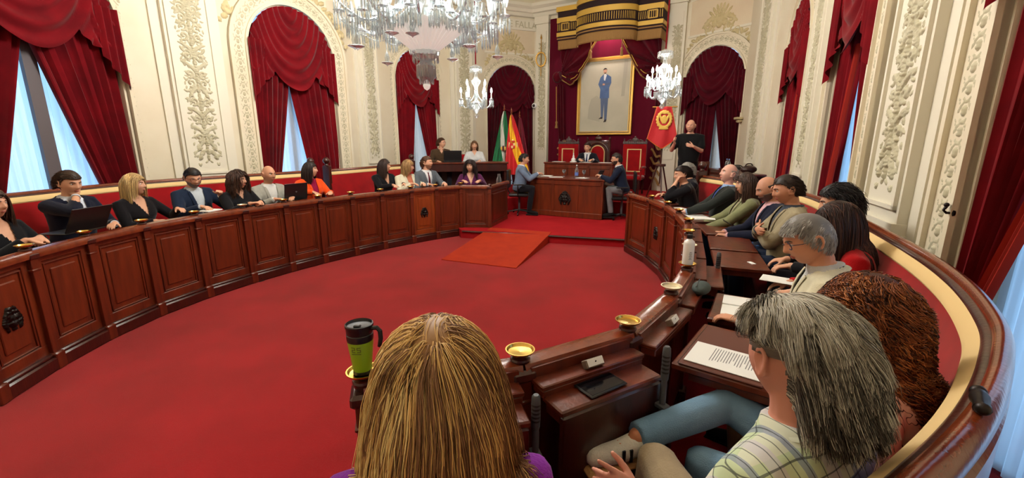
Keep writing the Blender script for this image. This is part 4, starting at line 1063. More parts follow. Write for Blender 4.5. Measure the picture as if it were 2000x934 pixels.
def capsule(mb, pts, rad, seg=12, flat=None):
    """closed rounded limb"""
    P = [Vector(tuple(p)) for p in pts]; R = list(rad)
    d0 = (P[0]-P[1]).normalized(); d1 = (P[-1]-P[-2]).normalized()
    pp = [P[0]+d0*R[0]*.85, P[0]+d0*R[0]*.5]+P+[P[-1]+d1*R[-1]*.5, P[-1]+d1*R[-1]*.85]
    rr = [R[0]*.4, R[0]*.82]+R+[R[-1]*.82, R[-1]*.4]
    mb.tube(pp, rr, seg, flat=flat)
def ik(S, Wt, l1, l2, pole):
    d = Wt-S; D = d.length
    if D > (l1+l2)*.985: Wt = S+d*((l1+l2)*.985/D); d = Wt-S; D = d.length
    a = (l1*l1-l2*l2+D*D)/(2*D); h = math.sqrt(max(l1*l1-a*a, 0)); n = d.normalized()
    p = pole-n*pole.dot(n); p.normalize()
    return S+n*a+p*h, Wt
def face_y(x, z):
    """front surface of the head (head frame, metres)"""
    zz = z/.118; f = max(0, -zz)
    sx = .076*(1-.32*f**1.6); q = 1-min(.999,(x/sx)**2+zz*zz*.98)
    y = .096*math.sqrt(max(q, .0005))
    return y+bumps(x, z)
def bumps(x, z):
    g = math.exp
    nose = .026*g(-(x/.0115)**2)*(max(0, min(1, (.034-z)/.055)))*(1 if z > -.022 else g(-((z+.022)/.007)**2))
    nose += .006*g(-((abs(x)-.011)/.008)**2-((z+.02)/.009)**2)
    brow = .006*g(-((z-.034)/.011)**2)*g(-(x/.05)**2)
    sock = -.0075*g(-((abs(x)-.031)/.017)**2-((z-.012)/.014)**2)
    chk = .005*g(-((abs(x)-.038)/.02)**2-((z+.022)/.02)**2)
    lip = .006*g(-(x/.022)**2)*(g(-((z+.048)/.006)**2)+g(-((z+.06)/.006)**2))
    chin = .011*g(-(x/.024)**2-((z+.092)/.018)**2)
    return nose+brow+sock+chk+lip+chin
def head_mesh(mb, C, Rh, s=1, fat=1, chin=1):
    nt, nph = 44, 56; V = []
    for i in range(nt+1):
        th = PI*i/nt; z = .118*math.cos(th); zz = math.cos(th); r = math.sin(th)
        f = max(0, -zz); 
        for j in range(nph):
            ph = 2*PI*j/nph; cx, cy = math.cos(ph)*r, math.sin(ph)*r
            x = cx*.076*(1-.32*f**1.6)*fat; y = cy*.096
            if cy < 0: y = cy*(.102 if zz > -.2 else .102*(1-.4*min(1,(-zz-.2)/.6)))
            if cy > .02: y += bumps(x, z)*min(1, cy*3)
            V.append((x*s, y*s, z*s))
    F = []
    for i in range(nt):
        for j in range(nph):
            k = (j+1) % nph; F.append((i*nph+j, (i+1)*nph+j, (i+1)*nph+k, i*nph+k))
    V = np.array(V) @ np.array(Rh).T+np.array(tuple(C)); mb.add(V, F)
    for sx in (-1, 1):
        e_ = [C+Rh @ Vector((sx*(.078*fat+.008*(1 if q < 7 else .4))*s, (-.016+.019*math.cos(a+.25))*s, (-.002+.031*math.sin(a))*s)) for q, a in enumerate(np.linspace(.1, PI*1.62, 10))]
        mb.tube(e_, [.005*s]+[.0062*s]*7+[.007*s,.0075*s], 8)
        c = C+Rh @ Vector((sx*.077*fat*s, -.012*s, -.004*s)); Re = Rh.to_4x4() @ Euler((-.15, 0, sx*-.35)).to_matrix().to_4x4()
        mb.ball(c, (.009*s,.02*s,.032*s), 10, 8, R=Re)
        mb.ball(C+Rh @ Vector((sx*.074*fat*s, .0, -.026*s)), (.009*s,.011*s,.013*s), 8, 6)
def hand(mb, w, d, n, side, curl=.5, s=1, point=False, thumb=None):
    """w wrist, d finger direction, n palm normal, side: direction of the thumb"""
    d = d.normalized(); n = (n-d*n.dot(d)).normalized(); t = d.cross(n); 
    if t.dot(side) < 0: t = -t
    fl = (tuple(t), 1)
    P = [w-d*.01, w+d*.02*s, w+d*.05*s, w+d*.082*s]
    V = []; seg = 12
    for p, a, b in zip(P, (.022,.03,.038,.038), (.018,.017,.015,.012)):
        for k in range(seg):
            an = 2*PI*k/seg; V.append(tuple(p+t*(math.cos(an)*a*s)+n*(math.sin(an)*b*s)))
    F = [tuple(range(seg))[::-1], tuple(3*seg+k for k in range(seg))]
    for i in range(3):
        for k in range(seg): F.append((i*seg+k, i*seg+(k+1)%seg, (i+1)*seg+(k+1)%seg, (i+1)*seg+k))
    # orientation safe for voxel remesh
    mb.add(V, F if d.dot(t.cross(n)) > 0 else [f[::-1] for f in F])
    L = [.068,.076,.071,.056]
    for i, o in enumerate((.029,.0098,-.0098,-.028)):
        b = w+d*(.078-.004*abs(i-1))*s+t*o*s; dd = d.copy()+t*(o*1.6); dd.normalize(); pts = [b-d*.015]; pts.append(b)
        cu = curl*(1+.12*i)
        if point and i == 0: cu = .05
        p = b
        for q, fr in enumerate((.45,.31,.24)):
            a = cu*(.6 if q == 0 else 1.0); dd = (dd*math.cos(a)+n*math.sin(a)).normalized(); p = p+dd*L[i]*fr*s; pts.append(p)
        capsule(mb, pts, [.0092*s,.0092*s,.0085*s,.008*s,.0068*s], 8)
    b = w+d*.022*s+t*.024*s; td = (d*.62+t*.66+n*.42).normalized() if thumb is None else thumb.normalized()
    pts = [b-td*.01, b+td*.035*s, b+td*.035*s+(td*.9+d*.4).normalized()*.03*s, b+td*.035*s+(td*.8+d*.6).normalized()*.055*s]
    capsule(mb, pts, [.014*s,.0115*s,.0098*s,.008*s], 8)

def torso_rings(leanf, fat=1, sh=1, bust=0, hip=1):
    # (height above hip, half width, half depth, forward offset)
    return [(-.1,.12*hip,.1,0),(-.06,.165*hip,.125*fat,0),(0,.175*hip,.13*fat,0),(.1,.155*fat,.118*fat,.008),(.2,.155*fat,.115*fat,.012),(.3,.17*sh,.12+bust*.03,.01+bust*.014),(.37,.188*sh,.112+bust*.01,.002+bust*.008),(.42,.188*sh,.095,-.006),(.458,.15*sh,.074,-.012),(.485,.085,.064,-.012),(.51,.056,.058,-.008)]

class Person: pass
def person(label, head, yaw, hy=0, hp=0, hr=0, lean=8, arms=('rest','rest'), skin_c=(214,160,130), top='jacket', cols=((30,34,46),(222,224,230),(40,40,56)),
           hair=None, fat=1, sh=1, bust=0, s=1, stand=False, voxel=.0068, legs='sit', glasses=None, beard=None, tie=None, near=False, face=True, lean_r=0, sleeves=1, curl=.6, trousers=(40,42,52), shoes=(28,26,26), knees=None, gscale=1, name='person', open_v=.5, tuck=.4, sole=(30,28,28), stripes=False):
    ROOTLESS = Person()
    yawr, ln = math.radians(yaw), math.radians(lean)
    Rt = (Euler((0, math.radians(lean_r), 0)).to_matrix() @ Euler((-ln, 0, 0)).to_matrix())   # lean forward = rotate about x
    hz = 0.0
    up = lambda p: Rt @ (Vector(p)*s)
    neck = up((0,-.008,.5)); 
    Rh = Euler((0,0,math.radians(hy))).to_matrix() @ Euler((-math.radians(hp),0,0)).to_matrix() @ Euler((0,math.radians(hr),0)).to_matrix()
    Ch = neck+Vector((0,.012,.035))*s+Rh @ (Vector((0,.018,.1))*s)
    if isinstance(head, Vector): H0 = head
    else: H0 = at(*head)
    hz = H0.z-Ch.z; z0 = 0 if hz < .75 else hz-.58
    Rz = Matrix.Rotation(yawr, 3, 'Z')
    off = Rz @ Ch
    root = thing(name, label, 'person', (H0.x-off.x, H0.y-off.y, 0), yawr)
    Z = Vector((0,0,hz)); Ch = Ch+Z; neck = neck+Z; T = lambda p: up(p)+Z
    mb = MB()
    rings = torso_rings(lean, fat, sh, bust)
    def torso(m, inf, k0=0, k1=None, wide=1, longer=0):
        V = []; seg = 24; rs = rings[k0:k1]; n = len(rs)
        for i, (h, a, b, o) in enumerate(rs):
            for k in range(seg):
                an = 2*PI*k/seg; c_, s_ = math.cos(an), math.sin(an); e = .85
                x = (a+inf)*math.copysign(abs(c_)**e, c_); y = (b+inf)*math.copysign(abs(s_)**e, s_)+o
                V.append(tuple(T((x, y, h-(longer if i == 0 else 0)))))
        F = [tuple(range(seg))[::-1], tuple((n-1)*seg+k for k in range(seg))]
        for i in range(n-1):
            for k in range(seg): F.append((i*seg+k, i*seg+(k+1)%seg, (i+1)*seg+(k+1)%seg, (i+1)*seg+k))
        m.add(V, F)
    torso(mb, 0)
    capsule(mb, [neck-Vector((0,0,.05))*s, neck+Vector((0,.008,.03))*s, Ch+Rh @ Vector((0,-.02,-.06))*s], [.058*s,.053*s*(1+.15*(fat-1)),.055*s], 14)
    head_mesh(mb, Ch, Rh, s*gscale, 1+.3*(fat-1))
    # limbs
    armpaths = []; handinfo = []
    for i, sx in enumerate((-1, 1)):   # -1: person's left is +x? local x right when facing +y
        S = T((sx*.183*sh, -.01, .418)); 
        spec = arms[i]
        if spec == 'rest': spec = ((sx*.1, .36, None), (0,1,-.2), (0,0,-1))
        tgt, hd, pn = spec[0], Vector(spec[1]), Vector(spec[2]); cu = spec[3] if len(spec) > 3 else curl
        pole = Vector(spec[4]) if len(spec) > 4 else Vector((sx*.55, -.35, -.8))
        tz = (hz+.16) if tgt[2] is None else tgt[2]
        Wt = Vector((tgt[0], tgt[1], tz))
        E, Wt = ik(S, Wt, .29*s, .26*s, pole)
        inward = Vector((-sx*.1,0,0)); clav = T((sx*.09, -.01, .43))
        capsule(mb, [clav, S, S.lerp(E,.35), E], [.06*s,.056*s*(1+.4*(fat-1)),.049*s*(1+.4*(fat-1)),.041*s], 12)
        capsule(mb, [E, E.lerp(Wt,.3), Wt], [.041*s,.041*s,.026*s], 12)
        side = Vector((-sx,0,0)); 
        if abs(hd.normalized().x) > .8: side = Vector((0,.3,1))
        if len(spec) > 5: side = Vector(spec[5])
        hand(mb, Wt, hd, pn, side, cu, s*.97, point=(len(spec) > 6 and spec[6]))
        armpaths.append((clav, S, E, Wt)); handinfo.append(Wt)
    legpaths = []
    for i, sx in enumerate((-1, 1)):
        Hh = Vector((sx*.095, .0, hz-.02))
        if stand: K = Vector((sx*.11,.02,hz-.02-.42*s)); A = Vector((sx*.12,.0,hz-.02-.84*s)); 
        elif knees and knees[i]: K, A = Vector(knees[i][0]), Vector(knees[i][1])
        else: K = Vector((sx*.13,tuck*s,hz+.0)); A = Vector((sx*.12,tuck*s-.06,.09+z0)); 
        if False: pass
        capsule(mb, [Hh, Hh.lerp(K,.5), K], [.088*s,.075*s,.056*s], 12)
        capsule(mb, [K, K.lerp(A,.3), A], [.055*s,.053*s,.034*s], 12)
        fd = Vector((sx*.15,1,0)).normalized(); 
        if knees and knees[i] and len(knees[i]) > 2: fd = Vector(knees[i][2]).normalized()
        legpaths.append((Hh, K, A, fd))
        capsule(mb, [A-Vector((0,0,.02)), A+fd*.08-Vector((0,0,.045)), A+fd*.16-Vector((0,0,.055))], [.034*s,.034*s,.026*s], 10)
    body = link('body', remesh(mb, voxel, 2), root); body.data.materials.append(M[skin(skin_c)])
    # ---------------- clothing
    cv = max(.011, voxel*1.5)
    def sleeve(m, inf, frac=.93, elb=False):
        for clav, S, E, Wt in armpaths:
            e = E.lerp(Wt, .0)
            if frac < .5:
                capsule(m, [clav, S, S.lerp(E, frac*2)], [.06*s+inf,.056*s*(1+.4*(fat-1))+inf,.052*s*(1+.4*(fat-1))+inf+.004], 12)
            else:
                capsule(m, [clav, S, S.lerp(E,.4), E], [.06*s+inf,.056*s*(1+.4*(fat-1))+inf,.05*s*(1+.4*(fat-1))+inf,.043*s+inf], 12)
                m.tube([E-(Wt-E)*.04, E.lerp(Wt,.3), E.lerp(Wt,frac)], [.043*s+inf,.043*s+inf,.031*s+inf], 12)
    # trousers
    m = MB(); torso(m, .012, 0, 4)
    for Hh, K, A, fd in legpaths:
        capsule(m, [Hh, Hh.lerp(K,.5), K], [.1*s,.087*s,.068*s], 12); m.tube([K.lerp(A,-.08), K.lerp(A,.3), K.lerp(A,1.0)], [.066*s,.066*s,.056*s], 12); m.ball(K, .068*s)
    tr = link('trousers', remesh(m, max(.013, voxel*1.6) if not near else .009, 3), root); tr.data.materials.append(M[trousers] if isinstance(trousers, str) else M[cloth(trousers)])
    for Hh, K, A, fd in legpaths:
        m = MB(); a0 = A-Vector((0,0,.02)); capsule(m, [a0+Vector((0,0,.0))-fd*.02, a0+fd*.07-Vector((0,0,.032)), a0+fd*.17-Vector((0,0,.042))], [.044*s,.044*s,.036*s], 12)
        so = MB(); so.box(tuple(a0+fd*.07-Vector((0,0,.078))), (.088,.28,.026), math.atan2(fd.y, fd.x)-PI/2, bev=.01)
        sm = m.mesh('shoe', [M[cloth(shoes)]]); sho_ = link('shoe', sm, root); so.build('sole', [M[cloth(sole)]], sho_)
        if stripes:
            for q in (.045,.075):
                for sd in (-1, 1):
                    sv = Vector((-fd.y, fd.x, 0))*sd; b_ = MB(); b_.box(tuple(a0+fd*q+sv*.04-Vector((0,0,.025))), (.006,.012,.05), math.atan2(fd.y, fd.x)-PI/2); b_.build('stripe', 'black_plastic', sho_)
    def vcut(me, w0, ztop, zbot, inv=False):
        """open the front of a garment in a V between two heights of the torso"""
        inv_R = Rt.inverted(); bm = __import__('bmesh').new(); bm.from_mesh(me); kill = []
        for f in bm.faces:
            p = inv_R @ (f.calc_center_median()-Z)/s
            if p.y > .02 and zbot < p.z < .56:
                fz = (p.z-zbot)/(ztop-zbot); w = w0*max(0, min(1.15, fz))
                if abs(p.x) < w: kill.append(f)
            if p.z > .497 and abs(p.x) < .12: kill.append(f)
        __import__('bmesh').ops.delete(bm, geom=list(set(kill)), context='FACES'); bm.to_mesh(me); bm.free()
    def front_pt(x, h, inf):
        hs = [r[0] for r in rings]; a = np.interp(h, hs, [r[1] for r in rings]); b = np.interp(h, hs, [r[2] for r in rings]); o = np.interp(h, hs, [r[3] for r in rings])
        y = (b+inf)*max(0, 1-(abs(x)/(a+inf))**2.35)**.425+o
        return T((x, y, h))
    M1 = cols[0]; mat = lambda c: (M[c] if isinstance(c, str) else M[cloth(c)])
    if top in ('jacket','blazer'):
        m = MB(); torso(m, .007, 2, None); shm = remesh(m, cv, 2); 
        sho = link('shirt' if top == 'jacket' else 'blouse', shm, root); shm.materials.append(mat(cols[1]))
        m = MB(); torso(m, .02, 1, None); sleeve(m, .013); jm = remesh(m, cv, 2); vcut(jm, .085 if top == 'jacket' else .075, .47, .16 if top == 'jacket' else .08)
        jo = link('jacket', jm, root); jm.materials.append(mat(cols[0]))
        zb, wt = (.16, .085) if top == 'jacket' else (.08, .075)
        for sx in (-1, 1):
            L_ = []
            for q in np.linspace(0, 1, 9):
                h = zb+(.475-zb)*q; L_.append(front_pt(sx*(wt*q+.018*math.sin(q*PI)+.004), h, .024))
            m = MB(); m.tube(L_, [.006]+[.02]*7+[.014], 8, flat=(tuple(Rt @ Vector((0,1,0))), .28)); lp = m.build('lapel', [mat(cols[0])], root)
        # collar
        m = MB(); ring = [T((.064*math.cos(a), .066*math.sin(a)-.012, .487+.012*(-math.sin(a)))) for a in np.linspace(PI*.62, PI*2.38, 18)]
        m.tube(ring, .017, 8, flat=(tuple(Rt @ Vector((0,0,1))), .45)); m.build('shirt_collar', [mat(cols[1] if top == 'jacket' else cols[0])], root)
        m = MB(); ring = [T((.083*math.cos(a), .08*math.sin(a)-.016, .465+.012*(-math.sin(a)))) for a in np.linspace(PI*.72, PI*2.28, 18)]
        m.tube(ring, .02, 8, flat=(tuple(Rt @ Vector((0,0,1))), .45)); m.build('jacket_collar', [mat(cols[0])], root)
        for clav, S, E, Wt in armpaths:
            if top == 'jacket': m = MB(); m.tube([E.lerp(Wt,.9), E.lerp(Wt,.985)], [.036*s,.034*s], 12); m.build('shirt_cuff', [mat(cols[1])], root)
    elif top == 'tee':
        m = MB(); torso(m, .014, 1, 10); sleeve(m, .012, .36); tm = remesh(m, cv, 2); link('t_shirt', tm, root); tm.materials.append(mat(cols[0]))
    else:  # blouse / sweater / shirt with long sleeves and an open neck
        m = MB(); torso(m, .014, 1, None); sleeve(m, .011, sleeves if sleeves != 1 else .93); tm = remesh(m, cv if not near else .009, 2)
        if top == 'vneck': vcut(tm, .07, .47, .3)
        elif near: pass
        else: vcut(tm, .05, .48, .4)
        link('blouse' if top != 'shirt' else 'shirt', tm, root); tm.materials.append(mat(cols[0]))
        if top == 'shirt':
            m = MB(); ring = [T((.07*math.cos(a), .07*math.sin(a)-.012, .49+.014*(-math.sin(a)))) for a in np.linspace(PI*.6, PI*2.4, 20)]
            m.tube(ring, .02, 8, flat=(tuple(Rt @ Vector((0,0,1))), .4)); m.build('shirt_collar', [mat(cols[0])], root)
    if tie:
        L_ = [front_pt(0, h, .012) for h in np.linspace(.47, .17, 9)]
        m = MB(); m.tube(L_, [.014,.012,.015,.018,.021,.024,.026,.027,.02], 8, flat=(tuple(Rt @ Vector((0,1,0))), .3)); m.build('tie', [mat(tie)], root)
    # ---------------- face
    G = s*gscale
    def hp_(x, z, dy=0, k=1): return Ch+Rh @ (Vector((x, face_y(x, z)+dy, z))*G)
    if face:
        for sx in (-1, 1):
            m = MB(); c = hp_(sx*.031, .012, -.0065); m.ball(c, (.0135*G,.0115*G,.0105*G), 10, 8, 0); 
            ax = Rh @ Vector((0,1,0)); m.ball(c+ax*.0078*G, .0054*G, 8, 6, 1); m.build('eye', ['eye_white','iris'], root)
            m = MB(); m.tube([hp_(sx*x, z, .001) for x, z in ((.014,.029),(.026,.034),(.038,.034),(.047,.028))], [.003*G,.0042*G,.004*G,.002*G], 6); m.build('eyebrow', [M[hairmat(beard if beard else (hair['col'] if hair and hair['col'][0] < 150 else (96,78,60)))]], root)
            m = MB(); m.tube([hp_(sx*x, z, .0) for x, z in ((.018,.018),(.031,.0225),(.044,.017))], .0024*G, 5); m.build('eyelid', [M[skin(tuple(int(c*.8) for c in skin_c))]], root)
        m = MB(); lc = tuple(int(a*b) for a, b in zip(skin_c, (.82,.6,.6)))
        m.tube([hp_(x, -.0505-.002*(abs(x)/.02), .0005) for x in (-.022,-.012,0,.012,.022)], [.0015,.0042*G,.0042*G,.0042*G,.0015], 6)
        m.tube([hp_(x, -.0585, .0005) for x in (-.018,-.009,0,.009,.018)], [.002,.0048*G,.0052*G,.0048*G,.002], 6); m.build('lips', [M[skin(lc)]], root)
    def shell(zmask, off, nm, col, res=40, noise=.0, fine=None):
        """close-fitting layer over part of the head"""
        nt, nph = res, int(res*1.4); V = np.zeros((nt+1, nph+1, 3)); keep = np.zeros((nt, nph), bool)
        for i in range(nt+1):
            th = PI*i/nt; zz = math.cos(th); r = math.sin(th); f = max(0,-zz)
            for j in range(nph+1):
                ph = 2*PI*j/nph; cx, cy = math.cos(ph)*r, math.sin(ph)*r
                o = off(cx, cy, zz) if callable(off) else off
                x = cx*(.076*(1-.32*f**1.6)*(1+.3*(fat-1))+o); y = cy*(.096+o)
                if cy < 0: y = cy*((.102 if zz > -.2 else .102*(1-.4*min(1,(-zz-.2)/.6)))+o)
                if cy > .02: y += bumps(x, zz*.118)*min(1, cy*3)
                w = noise*math.sin(ph*23+zz*9)*math.sin(zz*17+ph*5)
                V[i,j] = Ch+Rh @ (Vector((x*(1+w), y*(1+w), zz*(.118+o)))*G)
                if i < nt and j < nph: keep[i,j] = zmask(cx, cy, zz)
        m = MB(); m.grid(V, 0, mask=keep); o_ = m.build(nm, [M[hairmat(col)]], root, True, None)
        sm = o_.modifiers.new('t', 'SOLIDIFY'); sm.thickness = .004; sm.offset = -1
        return o_
    if beard:
        shell(lambda x,y,z: y > .05 and z > -.97 and z < -.33+(.15 if abs(x) > .62 else 0) and not (abs(x) < .2 and -.56 < z < -.41), .0035, 'beard', beard)
    if glasses:
        gc = M[hairmat(glasses)]
        m = MB()
        for sx in (-1, 1):
            c = hp_(sx*.032, .012, .012); pts = [c+Rh @ (Vector((.024*math.copysign(abs(math.cos(a))**.6,math.cos(a)), -.004*abs(math.cos(a)), .018*math.copysign(abs(math.sin(a))**.6,math.sin(a))))*G) for a in np.linspace(0, 2*PI, 20, endpoint=False)]
            m.tube(pts, .0022*G, 6, closed=True)
            m.tube([c+Rh @ Vector((sx*.024,0,.006))*G, Ch+Rh @ (Vector((sx*.079,.045,.014))*G), Ch+Rh @ (Vector((sx*.082,-.015,.012))*G), Ch+Rh @ (Vector((sx*.08,-.03,-.005))*G)], .0018*G, 6)
        m.tube([hp_(-.009,.016,.004), hp_(0,.02,.003), hp_(.009,.016,.004)], .0018*G, 6); m.build('glasses', [gc], root)
    # ---------------- hair
    if hair:
        st = hair['style']; col = hair['col']; col2 = hair.get('col2', tuple(int(c*.72) for c in col)); col3 = hair.get('col3', tuple(min(255, int(c*1.22)) for c in col))
        fr = hair.get('front', .62)
        def hl(x, y, z):   # inside the hairline?
            t = np.interp(y, [-1,-.5,-.1,.1,.3,.6,1], [-.62,-.5,-.15,.14,.46,fr-.04,fr])
            if st == 'ring': return z > t and (z < .35 or y < -.55) and y < .35 and (z < .62)
            if st == 'receding': return z > t+.0 and not (y > .2 and abs(x) < .55 and z < .9)
            if hair.get('earclear') and abs(x) > .55 and -.62 < y < .3 and z < .17: return False
            return z > t
        vol = hair.get('vol', .012)
        cap_off = (lambda x, y, z: vol*(.55+.45*max(0, z))) 
        if st in ('ring',): cap_off = .004
        shell(hl, cap_off, 'hair_cap', hair.get('cap', col2), 44, .01)
        n = hair.get('n', 500); Ls = hair.get('len', .05); rad = hair.get('rad', .003)
        K = hair.get('K', 10); curlA = hair.get('curl', 0); wave = hair.get('wave', 0)
        R_ = np.random.default_rng(hair.get('seed', 1))
        roots = []
        while len(roots) < n:
            v = R_.normal(size=3); v /= np.linalg.norm(v)
            if hl(*v): roots.append(v)
        D = np.array(roots); 
        E_ = np.array([.076*(1+.3*(fat-1)), .1, .118])+vol*.6
        P = D*E_; part = hair.get('part', 0.1)
        sgn = np.sign(D[:,0]-part); sgn[sgn == 0] = 1
        wa, wb = np.array([part*.5,-.42,.9]), np.array([part,.62,.78]); wt_ = np.clip(((D-wa) @ (wb-wa))/((wb-wa) @ (wb-wa)), 0, 1)
        away = D-(wa+wt_[:,None]*(wb-wa)); away += R_.normal(size=(n,3))*.05; away -= D*np.sum(away*D, 1)[:,None]; away /= np.linalg.norm(away, axis=1)[:,None]+1e-6
        RhA = np.array(Rh); gvec = RhA.T @ np.array([0,0,-1.])
        flow = hair.get('flow', 'down')
        if flow == 'back': d = np.stack([D[:,0]*.3, -np.ones(n)*.9, -.1*np.ones(n)+.0*D[:,2]], 1)
        elif flow == 'side': d = np.stack([np.ones(n)*hair.get('sd', 1)*.9, -.4*np.ones(n), 0*D[:,0]], 1)
        elif flow == 'fwd': d = np.stack([D[:,0]*.3, .9*np.ones(n), -.1*np.ones(n)], 1)
        elif flow == 'back2': d = np.stack([D[:,0]*.5+.1, -np.ones(n)*.9, .25-.2*D[:,2]], 1)
        else: d = away*1.0+np.array([0,-.35,0])*(D[:,1] > .1)[:,None]
        d += R_.normal(size=(n,3))*hair.get('mess', .12)
        d /= np.linalg.norm(d, axis=1)[:,None]
        ln_ = Ls*(.75+.4*R_.random(n)); step = (ln_/K)[:,None]; nl = hair.get('locks', max(12, n//22)); cen = D[R_.choice(n, nl, replace=False)]; lid = np.argmax(D @ cen.T, axis=1); layer = vol*(.15+.8*R_.random(nl)[lid]+.35*R_.random(n))[:,None]
        S_arr = [P.copy()]; 
        lph = R_.uniform(0, 2*PI, nl); phs = lph[lid]*hair.get('lockv', .35)+3*D[:,0]+4*D[:,2]+R_.normal(size=n)*.25; cph = lph[lid]+R_.normal(size=n)*.35
        # collision bodies in head frame
        def toh(v): return np.array((Rh.inverted() @ (v-Ch))/G)
        shA, shB = toh(T((-.17,-.02,.41))), toh(T((.17,-.02,.41))); nk, hp0 = toh(T((0,-.01,.42))), toh(T((0,0,.1)))
        bodyR = hair.get('bodyr', 0)
        grav = hair.get('grav', .35)
        def earfix(Q):
            e_ = (np.abs(Q[...,0]) > .058) & (Q[...,2] < .045) & (Q[...,1] > -.1); Q[...,0] = np.where(e_, np.sign(Q[...,0])*.066, Q[...,0])
            e_ = (Q[...,2] < .03) & (Q[...,1] > -.06); Q[...,1] = np.where(e_, -.07, Q[...,1])
        for k in range(K):
            d = d+gvec*grav; 
            if wave: d += np.stack([np.sin(phs+k*1.3)*wave, np.cos(phs*1.7+k*1.1)*wave, 0*phs], 1)
            d /= np.linalg.norm(d, axis=1)[:,None]
            fl_ = hair.get('flare', 0)
            if fl_: ov = P*np.array([1,.8,0]); ov /= np.linalg.norm(ov, axis=1)[:,None]+1e-6; d = d+ov*fl_*(P[:,2:3] < .05); d /= np.linalg.norm(d, axis=1)[:,None]
            P = P+d*step
            # stay on the head
            q = P/(E_+layer*.6); r = np.linalg.norm(q, axis=1); ins = r < 1
            P[ins] = P[ins]/r[ins][:,None]
            # keep off the face
            fc = (P[:,1] > .045) & (P[:,2] < .055) & (np.abs(P[:,0]) < .075)
            if hair.get('keep', True): P[fc,0] = np.sign(P[fc,0]+sgn[fc]*.02)*.078; P[fc,1] = np.minimum(P[fc,1], .06)
            if hair.get('earclear'):
                earfix(P)
                ec = (np.abs(P[:,0]) > .05) & (P[:,2] < .035) & (P[:,1] > -.062); P[ec,1] = -.062-.015*R_.random(ec.sum()); P[ec,0] = np.sign(P[ec,0])*.071
            for (a_, b_, rr) in ((shA, shB, hair.get('shr', .062)),(nk, hp0, .125)):
                ab = b_-a_; tt = np.clip(((P-a_) @ ab)/(ab @ ab), 0, 1); c_ = a_+tt[:,None]*ab; v = P-c_; L_ = np.linalg.norm(v, axis=1)
                m_ = L_ < rr; v[m_] += 1e-6; P[m_] = c_[m_]+v[m_]/np.linalg.norm(v[m_], axis=1)[:,None]*(rr+layer[m_]*.4)
            d2 = P-S_arr[-1]; nn_ = np.linalg.norm(d2, axis=1)[:,None]+1e-9; d = d*.5+d2/nn_*.5
            S_arr.append(P.copy())
        S_arr = np.stack(S_arr, 1)
        cl = hair.get('clump', .45)
        if cl:
            cnt = np.bincount(lid, minlength=nl)[:,None,None]+1e-9; mean = np.zeros((nl,)+S_arr.shape[1:]); np.add.at(mean, lid, S_arr); mean /= cnt
            f_ = (np.linspace(0, 1, K+1)[None,:,None]**1.2)*cl; S_arr = S_arr*(1-f_)+mean[lid]*f_                                  # n,K+1,3
        if hair.get('earclear'): earfix(S_arr)
        if curlA:
            tt = np.linspace(0, 1, K+1)[None]; w_ = hair.get('turns', 5)
            S_arr = S_arr+curlA*np.minimum(1, tt*3)[...,None]*np.stack([np.cos(cph[:,None]+tt*2*PI*w_), np.sin(cph[:,None]+tt*2*PI*w_), .6*np.cos(cph[:,None]*2+tt*2*PI*w_)], -1)
        Wd = (S_arr*G) @ RhA.T+np.array(tuple(Ch))
        m = strands(Wd, rad, hair.get('tip', .3), R_, [M[hairmat(c)] for c in (col, col2, col3)], hair.get('pick'), D, lid)
        link('hair', m, root)
    return root
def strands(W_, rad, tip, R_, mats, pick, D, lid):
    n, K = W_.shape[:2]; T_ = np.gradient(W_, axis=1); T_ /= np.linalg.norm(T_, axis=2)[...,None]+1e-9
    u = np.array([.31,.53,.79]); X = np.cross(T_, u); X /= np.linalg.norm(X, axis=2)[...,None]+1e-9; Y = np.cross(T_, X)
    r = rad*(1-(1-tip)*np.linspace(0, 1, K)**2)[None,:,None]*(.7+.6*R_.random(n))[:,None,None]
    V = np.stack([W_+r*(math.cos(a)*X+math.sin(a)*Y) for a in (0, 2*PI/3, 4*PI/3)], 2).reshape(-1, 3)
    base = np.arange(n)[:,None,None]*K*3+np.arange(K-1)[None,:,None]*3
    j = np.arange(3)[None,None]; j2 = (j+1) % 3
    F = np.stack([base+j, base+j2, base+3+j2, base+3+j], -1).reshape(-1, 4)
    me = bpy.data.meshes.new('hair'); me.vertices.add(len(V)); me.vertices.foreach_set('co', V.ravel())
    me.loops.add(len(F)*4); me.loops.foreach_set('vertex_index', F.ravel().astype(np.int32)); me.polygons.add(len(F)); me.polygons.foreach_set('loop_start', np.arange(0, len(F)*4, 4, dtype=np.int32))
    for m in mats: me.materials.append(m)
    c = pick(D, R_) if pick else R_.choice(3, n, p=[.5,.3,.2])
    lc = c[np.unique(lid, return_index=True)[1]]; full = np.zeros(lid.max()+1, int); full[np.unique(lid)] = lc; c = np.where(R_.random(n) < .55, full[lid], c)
    me.polygons.foreach_set('material_index', np.repeat(c, (K-1)*3).astype(np.int32)); me.polygons.foreach_set('use_smooth', np.ones(len(F), bool)); me.update(calc_edges=True)
    return me
